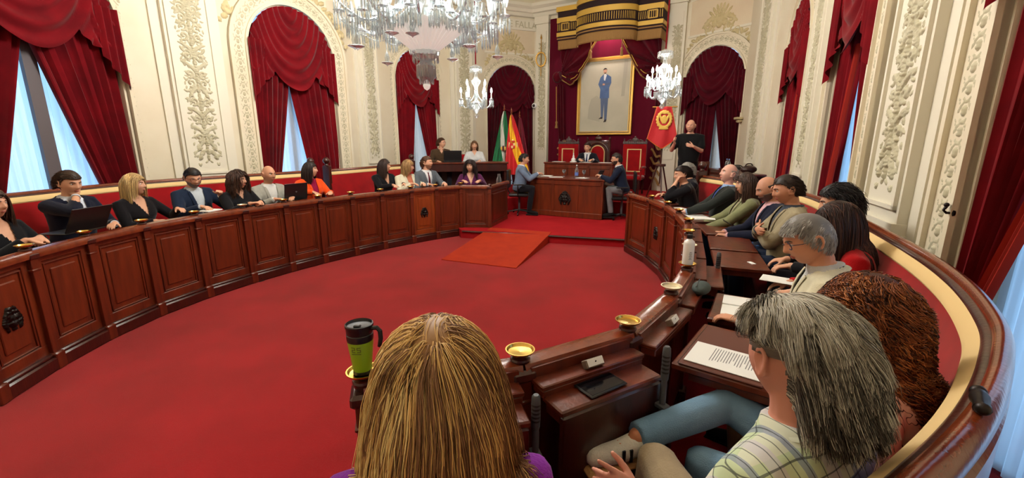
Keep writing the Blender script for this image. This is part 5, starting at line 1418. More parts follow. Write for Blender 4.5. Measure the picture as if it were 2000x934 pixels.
# ------------------------------------------------------------------ the cast
def short(col, n=1500, ln=.035, **k): return dict(style='short', col=col, n=int(n*1.6), len=ln, rad=.0018, K=5, vol=.009, flow=k.pop('flow','back'), grav=.15, **k)
def longh(col, ln=.38, n=900, **k): return dict(style='long', col=col, n=int(n*2.2), len=ln, rad=k.pop('rad',.0026), K=14, vol=k.pop('vol',.016), flow='down', grav=k.pop('grav',.4), **k)
H0 = lambda x, y, z: Vector((x, y, z))
Zr = 1.02   # height of hands resting on the desk rail
def onr(x, f, z=None, hd=(0,1,-.1), pn=(0,0,-1), cu=.5, pole=None, side=None, pt=False):
    a = [(x, f, z), hd, pn, cu]
    a.append(pole if pole else ((-1 if x < 0 else 1)*.6, -.3, -.75))
    if side or pt: a.append(side or (1 if x < 0 else -1, 0, 0.2)); a.append(pt)
    return tuple(a)
DH = .9
# left row, near to far
person('person at the left edge with brown hair in a black top, hands clasped', H0(-4.05,3.32,1.28), -86, tuck=.26, hy=0, hp=4, arms=(onr(-.05,.34,1.0,(.75,.5,0),(.3,0,-1),.8), onr(.06,.34,1.0,(-.75,.5,0),(-.3,0,-1),.8)), top='vneck', cols=((22,22,26),), hair=longh((74,48,34),.3,700,part=-.2), bust=.8, s=.96)
person('person in dark navy suit with swept-back brown hair, hand raised to the chin', H0(-4.3,4.2,1.36), -98, hy=-6, hp=14, arms=(onr(-.1,.4,DH+.05,(.8,.5,0),(0,0,-1)), onr(.02,.17,1.235,(-.25,-.1,1),(-.6,-.6,0),.9,(1,.3,-.7),(-.3,-.5,.5))), cols=((24,28,46),(216,222,236),(24,28,46)), hair=short((66,44,30),1100,.07,front=.55), tie=(44,58,96))
person('person with shoulder-length blonde hair in a black blouse, looking right', H0(-4.22,4.82,1.28), -98, hy=24, hp=-2, arms=(onr(-.16,.42,1.0,(.3,1,0)), onr(.1,.4,DH,(-.7,.6,0))), top='vneck', cols=((24,22,26),), hair=longh((206,176,120),.27,1000,col2=(168,138,92),vol=.022,part=.1), bust=.8, s=.96)
person('bearded person in glasses and open blue jacket over a light shirt, gesturing with one hand', H0(-3.92,5.32,1.32), -112, hy=-14, hp=20, arms=(onr(-.17,.3,1.1,(.35,.6,.7),(.3,0,-1),.9), onr(.16,.44,1.0,(-.1,1,0))), cols=((32,44,66),(206,214,222),(32,44,66)), hair=short((36,30,30),1100,.035,front=.6), glasses=(110,34,30), beard=(120,110,104), fat=1.12)
person('person with long wavy brown hair and dark glasses in a black top', H0(-3.55,5.6,1.27), -114, hy=24, hp=4, arms=(onr(-.05,.42,1.0,(.8,.5,0)), onr(.1,.44,1.0,(-.6,.6,.1))), top='sweater', cols=((26,26,30),), hair=longh((72,48,36),.34,900,vol=.024,wave=.35,part=.2), glasses=(30,26,26), bust=.7, s=.96)
person('bald person in a light grey jacket and white t-shirt behind the desks', H0(-3.4,6.06,1.31), -120, hy=6, hp=6, arms=(onr(-.12,.42,1.0,(.6,.6,0)), onr(.14,.42,1.0,(-.6,.6,0))), cols=((168,166,156),(224,222,218),(168,166,156)), skin_c=(206,148,116))
person('person with dark hair in an orange blazer over a magenta top, looking to the right', H0(-3.12,6.72,1.33), -120, hy=42, hp=0, arms=(onr(-.1,.4,1.0,(.5,.6,0)), onr(.2,.42,1.02,(.1,1,-.1),pole=(1,0,-.2))), top='blazer', cols=((240,84,30),(150,20,64),(240,84,30)), hair=longh((44,32,30),.34,800,part=.3), bust=.8, s=.96)
person('person with straight dark brown hair in a black blouse beside the one in cream', H0(-2.3,7.85,1.33), -128, hy=48, hp=2, arms=(onr(-.14,.45,1.02,(.3,1,0)), onr(.12,.5,1.02,(.3,1,0))), top='vneck', cols=((24,24,28),), hair=longh((56,40,34),.34,800,part=-.1), bust=.8, s=.96)
person('person with blond-brown bob in a cream jacket over an orange-pink blouse', H0(-1.9,7.95,1.31), -132, hy=48, hp=6, arms=(onr(-.1,.4,1.02,(.3,1,0)), onr(.12,.38,1.03,(-.5,.7,0))), top='blazer', cols=((222,214,190),(200,120,92),(222,214,190)), hair=longh((160,126,82),.2,800,col2=(124,92,58),vol=.022,part=.1), bust=.8, s=.96)
person('person in grey suit with a dark red tie and brown hair, looking right', H0(-1.6,8.2,1.37), -138, hy=36, hp=0, arms=(onr(-.16,.42,1.0,(.3,1,0)), onr(.16,.42,1.0,(-.3,1,0))), cols=((96,102,110),(226,226,230),(96,102,110)), hair=short((104,68,46),900,.045), tie=(92,24,36), beard=(150,104,80))
person('person with long curly dark hair in a purple top facing the chamber', H0(-.84,8.75,1.27), -172, hy=-12, hp=2, arms=(onr(-.16,.45,1.02,(.5,1,0)), onr(.16,.45,1.02,(-.5,1,0))), top='vneck', cols=((84,32,74),), hair=longh((44,30,30),.42,900,vol=.026,wave=.4), bust=.8, s=.97)
person('person with thick black glasses in a brown shirt at the raised clerks desk', H0(-1.72,10.75,1.73), -160, hy=52, hp=2, arms=(onr(-.12,.4,1.3,(.3,1,0)), onr(.14,.4,1.3,(-.3,1,0))), top='shirt', cols=((74,56,40),), hair=short((96,62,38),900,.06,flow='side'), glasses=(20,18,20))
person('person with light brown hair in a white patterned top at the raised clerks desk', H0(-.95,11.1,1.66), -174, hy=4, arms=(onr(-.12,.4,1.3,(.3,1,0)), onr(.14,.4,1.3,(-.3,1,0))), top='blouse', cols=((206,208,210),), hair=longh((118,82,54),.17,700), bust=.7, s=.95)
# platform
person('person in a light blue-grey jacket seated at the left end of the front table', at(1024,311,1.382), -98, hy=4, hp=10, tuck=.3, arms=(onr(-.1,.42,1.07,(.5,.9,.1),(0,0,-1),.7), onr(.05,.42,1.07,(-.5,.9,.1),(0,0,-1),.7)), cols=((112,130,156),(220,226,236),(112,130,156)), hair=short((38,32,30),900,.035), trousers=(30,30,36))
person('person in dark suit presiding from the arched throne', aty(1147,288,11.35), 160, hy=-14, hp=8, arms=(onr(-.2,.42,1.32,(.5,1,0)), onr(.12,.44,1.32,(-.5,1,0))), cols=((22,24,34),(224,226,232),(22,24,34)), hair=short((58,40,30),900,.04), tie=(40,50,90))
person('bearded person in a dark navy jacket seated at the right end of the front table', at(1204,311,1.405), 78, hy=4, hp=8, lean=14, tuck=.28, arms=(onr(-.1,.46,1.06,(.4,1,.4),(.3,.3,-1),.9), onr(.1,.4,1.03,(-.4,1,.1))), cols=((28,36,56),(212,216,222),(28,36,56)), hair=short((50,38,32),900,.035), glasses=(90,70,60), beard=(64,46,38), trousers=(118,120,124))
person('standing bald person in a black t-shirt signing with both hands', H0(3.52,8.75,2.06), 160, hy=-14, hp=4, lean=2, stand=True, arms=(onr(-.06,.3,1.67,(.9,.2,.25),(0,-1,0),.25,(-.5,-.2,-1),(0,.2,1)), onr(.28,.3,1.73,(.3,.6,.8),(-.6,.2,0),.5,(.45,-.2,-1))), top='tee', cols=((20,20,22),), fat=1.25, sh=1.12, skin_c=(214,158,132), beard=(176,130,108), trousers=(26,26,30))
# right row, far to near
person('person with short dark hair in black, cheek resting on a hand', H0(2.42,6.2,1.30), 78, hy=16, hp=12, lean=20, arms=(onr(-.06,.27,1.2,(-.1,-.35,1),(.2,-.8,0),.8,(-.3,.5,-1)), onr(.1,.42,1.0,(-.4,1,0))), top='sweater', cols=((24,24,28),), hair=short((52,38,34),1500,.07,flow='back2'), s=.98)
person('person with grey hair in black, mostly hidden behind the one resting a cheek', H0(2.72,6.75,1.32), 84, hp=6, top='jacket', cols=((26,26,34),(40,42,50),(26,26,34)), hair=short((168,164,158),900,.05,col2=(130,126,120)))
person('balding white-haired person in a dark suit with blue shirt and blue tie, looking left', H0(2.66,5.32,1.37), 74, hy=16, hp=-10, lean=-6, arms=(onr(-.15,.5,.86,(.3,1,0)), onr(.12,.45,.8,(-.4,1,0))), cols=((46,50,48),(150,180,222),(46,50,48)), hair=dict(style='ring', col=(196,182,170), n=900, len=.02, rad=.0018, K=4, vol=.004, flow='back', grav=.2), tie=(50,80,170), skin_c=(222,168,150), trousers=(44,60,96))
person('person with long dark brown hair in a sage green blazer', H0(2.56,4.72,1.30), 72, hy=10, hp=6, lean=4, arms=(onr(-.14,.46,.8,(.3,1,.1)), onr(.1,.46,.8,(-.3,1,.1))), top='blazer', cols=((132,134,98),(168,156,130),(132,134,98)), hair=longh((68,46,38),.44,1000,part=.2), bust=.8, s=.97, trousers=(58,92,140))
person('balding bearded person in a navy jacket over a pink shirt, looking down at a phone', H0(2.46,4.14,1.31), 74, hy=6, hp=22, lean=4, arms=(onr(-.06,.42,.84,(.5,1,.1),cu=.9), onr(.1,.42,.84,(-.5,1,.1),cu=.9)), cols=((28,32,52),(228,178,186),(28,32,52)), hair=dict(style='ring', col=(60,44,38), n=1100, len=.018, rad=.0018, K=4, vol=.004, flow='back', grav=.2), beard=(96,76,68), skin_c=(204,148,122), trousers=(62,96,146))
person('person with short dark brown hair in a beige jacket with folded arms', H0(2.3,3.6,1.36), 70, hy=4, hp=16, lean=2, arms=(onr(.1,.22,1.0,(1,.1,0),(0,-1,0),.5,(-1,-.1,-.5)), onr(-.1,.26,1.03,(-1,.1,0),(0,-1,0),.5,(1,-.1,-.5))), cols=((160,148,120),(64,72,84),(160,148,120)), hair=short((52,38,32),1400,.04), skin_c=(206,146,116), trousers=(34,44,66), near=True)
person('person with messy black hair, only the head showing behind the brown-haired one', H0(2.3,3.02,1.33), 66, hy=-6, hp=14, arms=('rest','rest'), top='sweater', cols=((30,30,34),), hair=dict(style='short', col=(24,20,22), n=2200, len=.085, rad=.0022, K=7, vol=.022, flow='back', grav=.25, mess=.4, col3=(60,54,56)))
person('person with long dark brown hair in a red top, seen from behind', H0(1.93,2.5,1.28), 62, hy=10, hp=20, lean=14, top='sweater', cols=((178,22,26),), hair=longh((56,34,28),.46,2600,rad=.0026,col3=(92,56,40),grav=.5,vol=.022,keep=False), s=.97, face=False)
person('person with short grey hair and dark glasses in a cream jacket, reading', H0(1.4,1.98,1.30), 57, hy=16, hp=26, lean=14, arms=(onr(-.14,.42,.88,(.3,1,0)), onr(.1,.4,.84,(-.4,1,0))), cols=((222,214,186),(206,206,206),(222,214,186)), hair=dict(style='short', col=(158,154,148), n=6000, len=.035, rad=.0011, K=6, vol=.008, flow='fwd', grav=.25, mess=.25, col2=(118,114,110), col3=(196,192,186)), glasses=(40,50,72), skin_c=(214,152,120), near=True, voxel=.005, trousers=(166,146,118))
# the three nearest people
def plaid():
    m, N, L, b = _nt('plaid_shirt'); tc = N.new('ShaderNodeTexCoord'); mp = N.new('ShaderNodeMapping'); mp.inputs['Rotation'].default_value = (.1,.12,.2); L.new(tc.outputs['Object'], mp.inputs['Vector'])
    sep = N.new('ShaderNodeSeparateXYZ'); L.new(mp.outputs['Vector'], sep.inputs[0])
    def line(sock, freq, width, off=0):
        a = N.new('ShaderNodeMath'); a.operation = 'MULTIPLY_ADD'; a.inputs[1].default_value = freq; a.inputs[2].default_value = off; L.new(sock, a.inputs[0])
        f = N.new('ShaderNodeMath'); f.operation = 'FRACT'; L.new(a.outputs[0], f.inputs[0])
        c = N.new('ShaderNodeMath'); c.operation = 'LESS_THAN'; c.inputs[1].default_value = width; L.new(f.outputs[0], c.inputs[0]); return c.outputs[0]
    col = None
    def mix(prev, fac, rgb, k=1):
        mu = N.new('ShaderNodeMath'); mu.operation = 'MULTIPLY'; mu.inputs[1].default_value = k; L.new(fac, mu.inputs[0])
        x = N.new('ShaderNodeMixRGB'); L.new(mu.outputs[0], x.inputs[0])
        if prev is None: x.inputs[1].default_value = lin((208,212,190))
        else: L.new(prev, x.inputs[1])
        x.inputs[2].default_value = lin(rgb); return x.outputs[0]
    X, Y, Z_ = sep.outputs; 
    c = mix(None, line(Z_, 9, .34), (188,206,164), .8); c = mix(c, line(X, 9, .3,.2), (196,190,206), .6)
    c = mix(c, line(Z_, 9, .24,.45), (90,104,158), .85); c = mix(c, line(X, 9, .16,.6), (104,116,160), .6)
    c = mix(c, line(Z_, 36, .09), (60,66,72), .75); c = mix(c, line(X, 36, .09), (60,66,72), .75)
    L.new(c, b.inputs['Base Color']); b.inputs['Roughness'].default_value = .9; b.inputs['Specular IOR Level'].default_value = .1
    return m
M['plaid'] = plaid()
def floral():
    m, N, L, b = _nt('pink_patterned_cloth'); tc = N.new('ShaderNodeTexCoord')
    n1 = N.new('ShaderNodeTexNoise'); n1.inputs['Scale'].default_value = 9; n1.inputs['Detail'].default_value = 1; n1.inputs['Distortion'].default_value = 1.6; L.new(tc.outputs['Object'], n1.inputs['Vector'])
    r = N.new('ShaderNodeValToRGB'); e = r.color_ramp.elements; e[0].position = .49; e[0].color = lin((222,166,146)); e[1].position = .53; e[1].color = lin((222,166,146))
    a = r.color_ramp.elements.new(.502); a.color = lin((70,28,34)); a = r.color_ramp.elements.new(.518); a.color = lin((70,28,34))
    L.new(n1.outputs['Fac'], r.inputs['Fac']); L.new(r.outputs['Color'], b.inputs['Base Color']); b.inputs['Roughness'].default_value = .85
    return m
M['floral'] = floral()
M['denim'] = pbr('blue_denim', (124,156,182), .9, noise=.5, nscale=5, rgb2=(92,126,154), bump=.4, bscale=220, spec=.1)
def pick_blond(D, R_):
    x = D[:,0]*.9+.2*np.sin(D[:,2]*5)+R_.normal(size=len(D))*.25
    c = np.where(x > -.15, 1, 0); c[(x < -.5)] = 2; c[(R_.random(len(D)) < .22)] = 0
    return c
person('person seen from behind with long golden-brown hair in a purple top', H0(-.148,.775,1.27), 8, hy=-4, hp=6, lean=6, top='sweater', cols=((124,42,150),), near=True, voxel=.006, face=False, s=.97,
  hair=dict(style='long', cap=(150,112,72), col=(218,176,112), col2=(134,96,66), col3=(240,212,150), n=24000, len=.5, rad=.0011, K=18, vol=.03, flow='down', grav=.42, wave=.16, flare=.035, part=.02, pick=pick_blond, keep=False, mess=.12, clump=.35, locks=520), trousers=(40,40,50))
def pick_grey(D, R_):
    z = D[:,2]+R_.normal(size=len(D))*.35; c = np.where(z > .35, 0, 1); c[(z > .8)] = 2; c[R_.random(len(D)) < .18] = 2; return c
person('person with thick wavy grey hair in a plaid shirt, seen from behind at the right', H0(.622,.875,1.285), 28, hy=-22, hp=8, lean=10, top='shirt', cols=('plaid',), near=True, voxel=.0055, face=True, fat=1.1,
  knees=(((.10,.54,.66),(.08,.56,.2)),((.36,.42,.6),(.36,.42,.12))), arms=(((-.2,.34,.83), (-.7,.3,.5), (.4,.6,-.6), 1.0, (-.8,-.3,-.6), (0,.3,1), True), ((.26,.2,.66),(0,1,0),(0,0,-1))),
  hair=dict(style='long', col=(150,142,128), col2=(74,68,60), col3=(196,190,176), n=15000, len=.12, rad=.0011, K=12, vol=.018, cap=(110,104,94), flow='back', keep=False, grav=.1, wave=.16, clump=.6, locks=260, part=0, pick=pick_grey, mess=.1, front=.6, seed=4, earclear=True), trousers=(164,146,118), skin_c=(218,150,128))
def pick_red(D, R_): return R_.choice(3, len(D), p=[.45,.33,.22])
person('person with voluminous curly auburn hair in a pink patterned dress top, against the bench back', H0(1.055,1.19,1.23), 44, hy=0, hp=12, lean=8, top='blouse', cols=('floral',), near=True, voxel=.006, face=False, sleeves=.3, bust=.6, s=.97,
  arms=(((-.1,.22,.7),(0,1,-.2),(0,0,-1)),((.1,.22,.7),(0,1,-.2),(0,0,-1))), hair=dict(style='long', col=(136,74,40), col2=(68,36,25), col3=(182,112,62), n=9000, len=.36, rad=.0013, K=34, vol=.032, flow='down', grav=.5, curl=.016, turns=6, wave=.15, part=.1, pick=pick_red, keep=False, shr=.03, mess=.2, locks=330, clump=.55, lockv=1), trousers='denim', skin_c=(196,128,92), shoes=(232,228,214), sole=(196,150,96), stripes=True,
  knees=(((-.12,.48,.58),(-.12,.5,.12)), ((.11,.494,.72),(-.291,.664,.69),(-.119,.062,.01))))
# ------------------------------------------------------------------ things on the desks
def frame_bay(P, i):
    a, b = np.array(P[i]), np.array(P[i+1]); t = (b-a)/np.linalg.norm(b-a); out = np.array([t[1], -t[0]])
    if np.dot(out, (a+b)/2-CEN) < 0: out = -out
    xa = t if (t[0]*out[1]-t[1]*out[0]) > 0 else -t
    return (a+b)/2, xa, out, math.atan2(xa[1], xa[0])
def onbay(P, i, x, y, z):
    c, xa, out, q = frame_bay(P, i); p = c+xa*x+out*y; return Vector((p[0], p[1], z)), q
# travel mug on the first right post
mz = .996
mug = thing('travel_mug', 'lime green travel mug with black lid and handle standing on the nearest desk post', 'mug', (RP[0][0], RP[0][1], mz), math.radians(-10))
m = MB(); m.lathe([(.029,.012),(.031,.02),(.035,.06),(.041,.11),(.0415,.122)], (0,0,0), 28); m.build('body', 'green_mug', mug)
m = MB(); m.lathe([(.028,0),(.031,.004),(.03,.014)], (0,0,0), 28); m.build('base', 'black_plastic', mug)
m = MB(); m.lathe([(.0415,.12),(.043,.128),(.043,.142),(.041,.144),(.041,.148),(.0425,.15),(.0425,.162),(.045,.168),(.045,.176),(.041,.178),(.038,.17),(.0,.168)], (0,0,0), 28); m.box((.0,-.012,.172),(.022,.016,.008),bev=.003); m.build('lid', 'black_plastic', mug, True, 40)
m = MB(); m.tube([(.04,0,.163),(.062,0,.166),(.072,0,.156),(.073,0,.13),(.068,0,.108),(.064,0,.1)], [.008,.008,.0085,.008,.007,.005], 8, flat=((0,1,0),.8)); m.build('handle', 'black_plastic', mug)
o = text('25\nLUGAR', Vector((.006,-.0405,.098)), Matrix.Rotation(PI/2, 3, 'X'), .018, 'olive', 'printed_mark', mug, .001) if False else None
m = MB()
for k, (x, z, w_, h_) in enumerate([(0,.108,.012,.003),(.005,.104,.003,.008),(0,.1,.012,.003),(-.005,.096,.003,.008),(0,.092,.012,.003),(.018,.108,.012,.003),(.013,.104,.003,.008),(.018,.1,.012,.003),(.023,.096,.003,.008),(.018,.092,.012,.003),(.009,.085,.03,.0025)]):
    a = x/.04-PI/2-.1; r_ = .0352+.055*(z-.06)*2; r_ = .0395+(z-.1)*.1; m.box((r_*math.cos(a), r_*math.sin(a), z), (w_,.0016,h_), a+PI/2)
m.build('printed_mark', 'olive', mug, False)
# white bottle
wb = thing('water_bottle', 'white metal bottle with black cap standing on a desk post', 'bottle', (RP[4][0], RP[4][1], mz))
m = MB(); m.lathe([(.03,0),(.034,.004),(.034,.135),(.03,.15),(.016,.162),(.015,.17)], (0,0,0), 24); m.build('body', 'white_plastic', wb)
m = MB(); m.lathe([(.017,.168),(.018,.172),(.018,.19),(.01,.194),(0,.195)], (0,0,0), 16); m.tube([(-.012,0,.19),(-.012,0,.205),(.012,0,.205),(.012,0,.19)], .003, 6); m.build('cap', 'black_plastic', wb)
m = MB()
for k in range(6): m.box((-.0005-.0,-.0346,.04+.009*k), (.018-.004*(k%2),.0008,.003))
m.build('printed_mark', 'ink', wb, False)
def paper(label, pos, q, w=.21, h=.297, lines=14, thick=.003, name='paper_sheet', cat='paper', tilt=0, mark=True):
    r = thing(name, label, cat, pos, q)
    m = MB(); m.box((0,0,thick/2), (w,h,thick)); m.build('sheet', 'paper', r, False)
    if lines:
        m = MB(); rr = random.Random(lines)
        for k in range(lines):
            ww = w*(.62 if k not in (3, 7) else .4)*rr.uniform(.85,1); m.box((-w*.38+ww/2, h*.3-k*h*.55/lines, thick+.0004), (ww,.0022,.0006))
        m.build('printed_lines', 'ink', r, False)
        m = MB(); m.ball((0,h*.4,thick), (.008,.009,.0008), 8, 4); m.build('letterhead', 'ink', r)
    return r
p, q = onbay(RP, 2, 0, .36, .853)
fd = thing('leather_folder', 'open brown leather folder lying on the desk flap under the letter', 'folder', p, q); m = MB(); m.box((.02,.005,.004), (.46,.31,.007), bev=.003); m.build('cover', 'folder', fd)
m = MB(); m.box((.02,-.149,.0045),(.455,.004,.0085),bev=.001); m.build('piping','wood_dark',fd)
p1, q1 = onbay(RP, 2, -.12, .39, .8625)
c_, xa_, out_, q_ = frame_bay(RP, 2)
# the letter lies on the side of the flap nearest the camera
sidex = -1 if xa_[1] > 0 else 1
p1, q1 = onbay(RP, 2, sidex*.115, .375, .8625)
paper('white printed letter on the brown folder', p1, q1, .21, .3, 16)
p2, q2 = onbay(RP, 3, 0, .36, .853)
bd = thing('stapled_document', 'thick stack of white stapled pages lying open on the desk flap', 'document', p2, q2+.03); m = MB(); m.box((-.075,0,.009), (.15,.25,.018), bev=.002); m.box((.08,0,.006), (.155,.25,.012), bev=.002); m.build('page_stack', 'paper', bd, True)
m = MB(); m.box((-.13,.11,.021),(.02,.012,.004)); m.box((-.11,.115,.02),(.02,.01,.004)); m.build('sticky_tab','fringe_orange',bd)
pp, qq = onbay(RP, 3, -sidex*.0+(-.2 if sidex > 0 else .2)*-1*0-.0, .12, .905)
bg = thing('dark_pouch', 'small grey-green fabric pouch on the desk ledge beside the stapled document', 'pouch', pp, qq); m = MB(); m.ball((0,0,.032), (.09,.05,.034), 20, 12); M['pouch'] = pbr('pouch_cloth', (62,74,72), .8, noise=.5, nscale=20, rgb2=(48,58,58)); m.build('pouch', 'pouch', bg); m = MB(); m.tube([(-.08,-.02,.058),(0,-.02,.063),(.08,-.02,.058)], .003, 6); m.build('zipper', 'grey_plastic', bg)
def nameplate(label, P, i, x):
    p, q = onbay(P, i, x, .095, .905); r = thing('name_plate', label, 'name plate', p, q)
    R = Euler((.6,0,0)).to_matrix()
    m = MB(); m.box((0,0,.016), (.085,.03,.034), R=R.to_4x4(), bev=.003); m.build('holder', 'nameplate', r)
    n = R @ Vector((0,-1,0)); n2 = R @ Vector((0,1,0))
    m = MB(); m.box(Vector((0,0,.018))+n2*.0165, (.075,.002,.028), R=R.to_4x4()); m.build('card', 'paper', r, False)
    m = MB(); m.ball(Vector((0,0,.018))+n2*.018, (.004,.001,.005), 8, 5); m.build('printed_mark', 'bronze', r)
nameplate('small name plate with white card on the ledge above the tablet', RP, 1, .0)
nameplate('small name plate with white card beside the brown folder', RP, 2, -.02)
p, q = onbay(RP, 1, .02, .165, .865)
tbq = thing('tablet_computer', 'dark glossy tablet lying on the narrow shelf of the folded desk', 'tablet', p, q+.06); m = MB(); m.box((0,0,.005), (.18,.1,.009), bev=.004); m.build('case', 'black_plastic', tbq); m = MB(); m.box((0,0,.0102), (.166,.086,.0008)); m.build('screen', 'screen', tbq, False)
def mic(label, P, i, x, y, z0=.62, h=.32):
    p, q = onbay(P, i, x, y, z0); r = thing('microphone', label, 'microphone', p, q)
    m = MB(); m.lathe([(.008,0),(.011,.03),(.012,h*.55),(.01,h*.6)], (0,0,0), 14); m.box((0,0,h*.3),(.036,.05,.02),bev=.004); m.build('stem', 'grey_plastic', r)
    m = MB(); m.lathe([(.011,h*.6),(.0145,h*.63),(.0155,h*.7),(.0155,h*.92),(.014,h*.98),(.009,h),(0,h)], (0,0,0), 18); 
    m.build('head', 'grey_plastic', r)
    m = MB()
    for k in range(5): m.lathe([(.0158,h*(.7+.045*k)),(.0163,h*(.71+.045*k)),(.0158,h*(.72+.045*k))], (0,0,0), 18)
    m.build('grille_ring', 'black_plastic', r)
    m = MB(); m.tube(crs([(0,.02,h*.2),(.03,.05,h*.05),(.02,.06,-.15),(.04,.03,-.3)], 6), .004, 6); m.build('cable', 'black_plastic', r)
mic('grey microphone clipped beside the blonde head near the purple shoulder', RP, 0, -.27 if frame_bay(RP,0)[1][0] < 0 else .27, .2)
mic('grey microphone clipped between the folded desk and the letter desk', RP, 1, -.225 if frame_bay(RP,1)[1][0] < 0 else .225, .25, .64, .36)
mic('grey microphone behind the white bottle by the far flap', RP, 4, -.2 if frame_bay(RP,4)[1][0] < 0 else .2, .2, .66)
def laptop(label, pos, q, w=.34, d=.23, ang=100, logo=False):
    r = thing('laptop', label, 'laptop', pos, q)
    m = MB(); m.box((0,0,.008), (w,d,.014), bev=.005); m.build('keyboard_base', 'black_plastic', r)
    a = math.radians(ang-90); R = Euler((-a,0,0)).to_matrix(); 
    R = Matrix.Rotation(a, 3, 'X')
    c = Vector((0,-d/2,.015))+Matrix.Rotation(a, 3, 'X') @ Vector((0,0,d/2))
    m = MB(); m.box(c, (w,.008,d), R=R.to_4x4(), bev=.003); m.build('lid', 'black_plastic', r)
    m = MB(); m.box(c+R @ Vector((0,.0048,0)), (w-.02,.0008,d-.02), R=R.to_4x4()); m.build('screen', 'screen', r, False)
    if logo: m = MB(); m.ball(c+R @ Vector((0,-.0042,0)), (.014,.0008,.016), 10, 6); m.build('emblem', 'grey_plastic', r)
    return r
p, q = onbay(LP, 3, 0, .33, .865); p.z = .93
p, q = onbay(LP, 2, .2, .3, .9)
laptop('black laptop open on the desk between the navy suit and the blonde person in black', onbay(LP,2,-.12,.27,.965)[0], frame_bay(LP,2)[3], .36, .24, 118)
p, q = onbay(LP, 5, 0, .2, .97); laptop('black laptop with small emblem on its lid, between bald person and orange blazer', onbay(LP,6,0,.24,.95)[0], frame_bay(LP,6)[3], .34, .23, 100, True)
laptop('dark laptop on the raised clerks desk in front of the brown shirt', Vector((-1.42,10.42,1.285)), .2, .42, .26, 98)
def pbx(label, P, i, x, y, z, w, h, dq=0, lines=0, th=.004, name='paper_sheet', cat='paper'):
    p, q = onbay(P, i, x, y, z); return paper(label, p, q+dq, w, h, lines, th, name, cat)
pbx('pale notebook lying open on the desk rail right of the bearded blue-jacketed person', LP, 4, 0, .17, .955, .2, .15, .2, 0, .012, 'notebook', 'notebook')
pbx('white papers by the hands of the one in glasses at the left row', LP, 8, .1, .3, .853, .21, .28, .1)
pbx('paper beside the folded hands of the person in purple', LP, 12, 0, .2, .93, .24, .16, .1)
pbx('open white notebook on the far right desks', RP, 8, 0, .3, .853, .34, .24, .1, 0, .014, 'notebook', 'notebook')
pbx('loose white paper beside the person resting a cheek', RP, 9, 0, .3, .853, .3, .21, .2, 0)
pbx('long white papers at the platform end of the right desks', RP, 10, 0, .25, .86, .32, .21, .05, 0)
pbx('small white note on the bare polished flap', RP, 5, .1, .45, .853, .07, .03, .4, 0)
# held things
def phone(label, pos, R, lit=False):
    r = thing('mobile_phone', label, 'phone', pos); r.rotation_euler = R
    m = MB(); m.box((0,0,0), (.072,.15,.009), bev=.004); m.build('case', 'black_plastic', r)
    m = MB(); m.box((0,0,.005), (.066,.14,.0008)); m.build('screen', 'screen_lit' if lit else 'screen', r, False); return r
phone('dark phone in the hands of the pink-shirted person', at(1425,437,.92), (.5,0,1.2))
phone('lit phone on the lap of the grey-haired reader in cream', at(1470,604,.82), (.2,0,.9), True)
phone('lit phone low beside the corner of the letter desk', at(1431,690,.80), (.1,0,.8), True)
sh = paper('white sheet held by the person in the green blazer', at(1378,427,.9), 1.2, .12, .2, 0, .002)
paper('white sheet on the lap of the grey-haired reader', at(1520,547,.86), .9, .15, .2, 0, .003)
# handbag beside green blazer
hb = thing('handbag', 'dark brown leather handbag between the green blazer and the pink shirt', 'bag', at(1452,422,.86), 1.2)
M['leather'] = pbr('dark_brown_leather', (58,36,32), .4, noise=.5, nscale=12, rgb2=(40,24,22)); m = MB(); m.ball((0,0,0), (.15,.07,.085), 16, 10); m.build('bag_body', 'leather', hb); m = MB(); m.tube(crs([(-.1,0,.06),(-.06,0,.13),(.06,0,.13),(.1,0,.06)],5), .007, 6); m.build('strap', 'leather', hb)
# front table: glasses, carafe, papers, tissue stand
def goblet(label, pos, s=1):
    r = thing('water_glass', label, 'glass', pos); m = MB(); m.lathe([(.03*s,0),(.028*s,.004),(.005*s,.01),(.005*s,.06*s),(.012*s,.07*s),(.034*s,.09*s),(.04*s,.12*s),(.035*s,.155*s),(.033*s,.155*s),(.037*s,.12*s),(.03*s,.092*s),(0,.075*s)], (0,0,0), 18); m.build('glass', 'glass_clear', r, True, 60)
    m = MB(); m.lathe([(0,.078*s),(.03*s,.094*s),(.035*s,.115*s),(0,.115*s)], (0,0,0), 16); m.build('water', 'glass_bright', r); return r
goblet('stemmed water glass left of the carafe on the front table', DL(-.2,.05,.992))
goblet('stemmed water glass right of the carafe on the front table', DL(.28,.02,.992))
ca = thing('water_carafe', 'clear glass water bottle with blue label between two stemmed glasses', 'bottle', DL(.08,.1,.992)); m = MB(); m.lathe([(.04,0),(.043,.01),(.043,.12),(.03,.17),(.016,.21),(.015,.25)], (0,0,0), 18); m.build('bottle', 'glass_clear', ca); m = MB(); m.lathe([(.0436,.03),(.0436,.1)], (0,0,0), 18); M['blue_label'] = pbr('blue_label', (96,120,190), .5); m.build('label', 'blue_label', ca); m = MB(); m.lathe([(.017,.245),(.017,.265),(0,.266)],(0,0,0),12); m.build('cap','white_plastic',ca)
for k, (x, y, q, w, h, lb) in enumerate([(-.62,.05,.1,.21,.3,'white papers in front of the light-blue jacket on the front table'),(-.3,-.18,.5,.3,.21,'white sheets at the middle left of the front table'),(.3,-.14,-.2,.25,.18,'white sheet right of the carafe on the front table')]):
    paper(lb, DL(x,y,.992), QD+q, w, h, 0, .004)
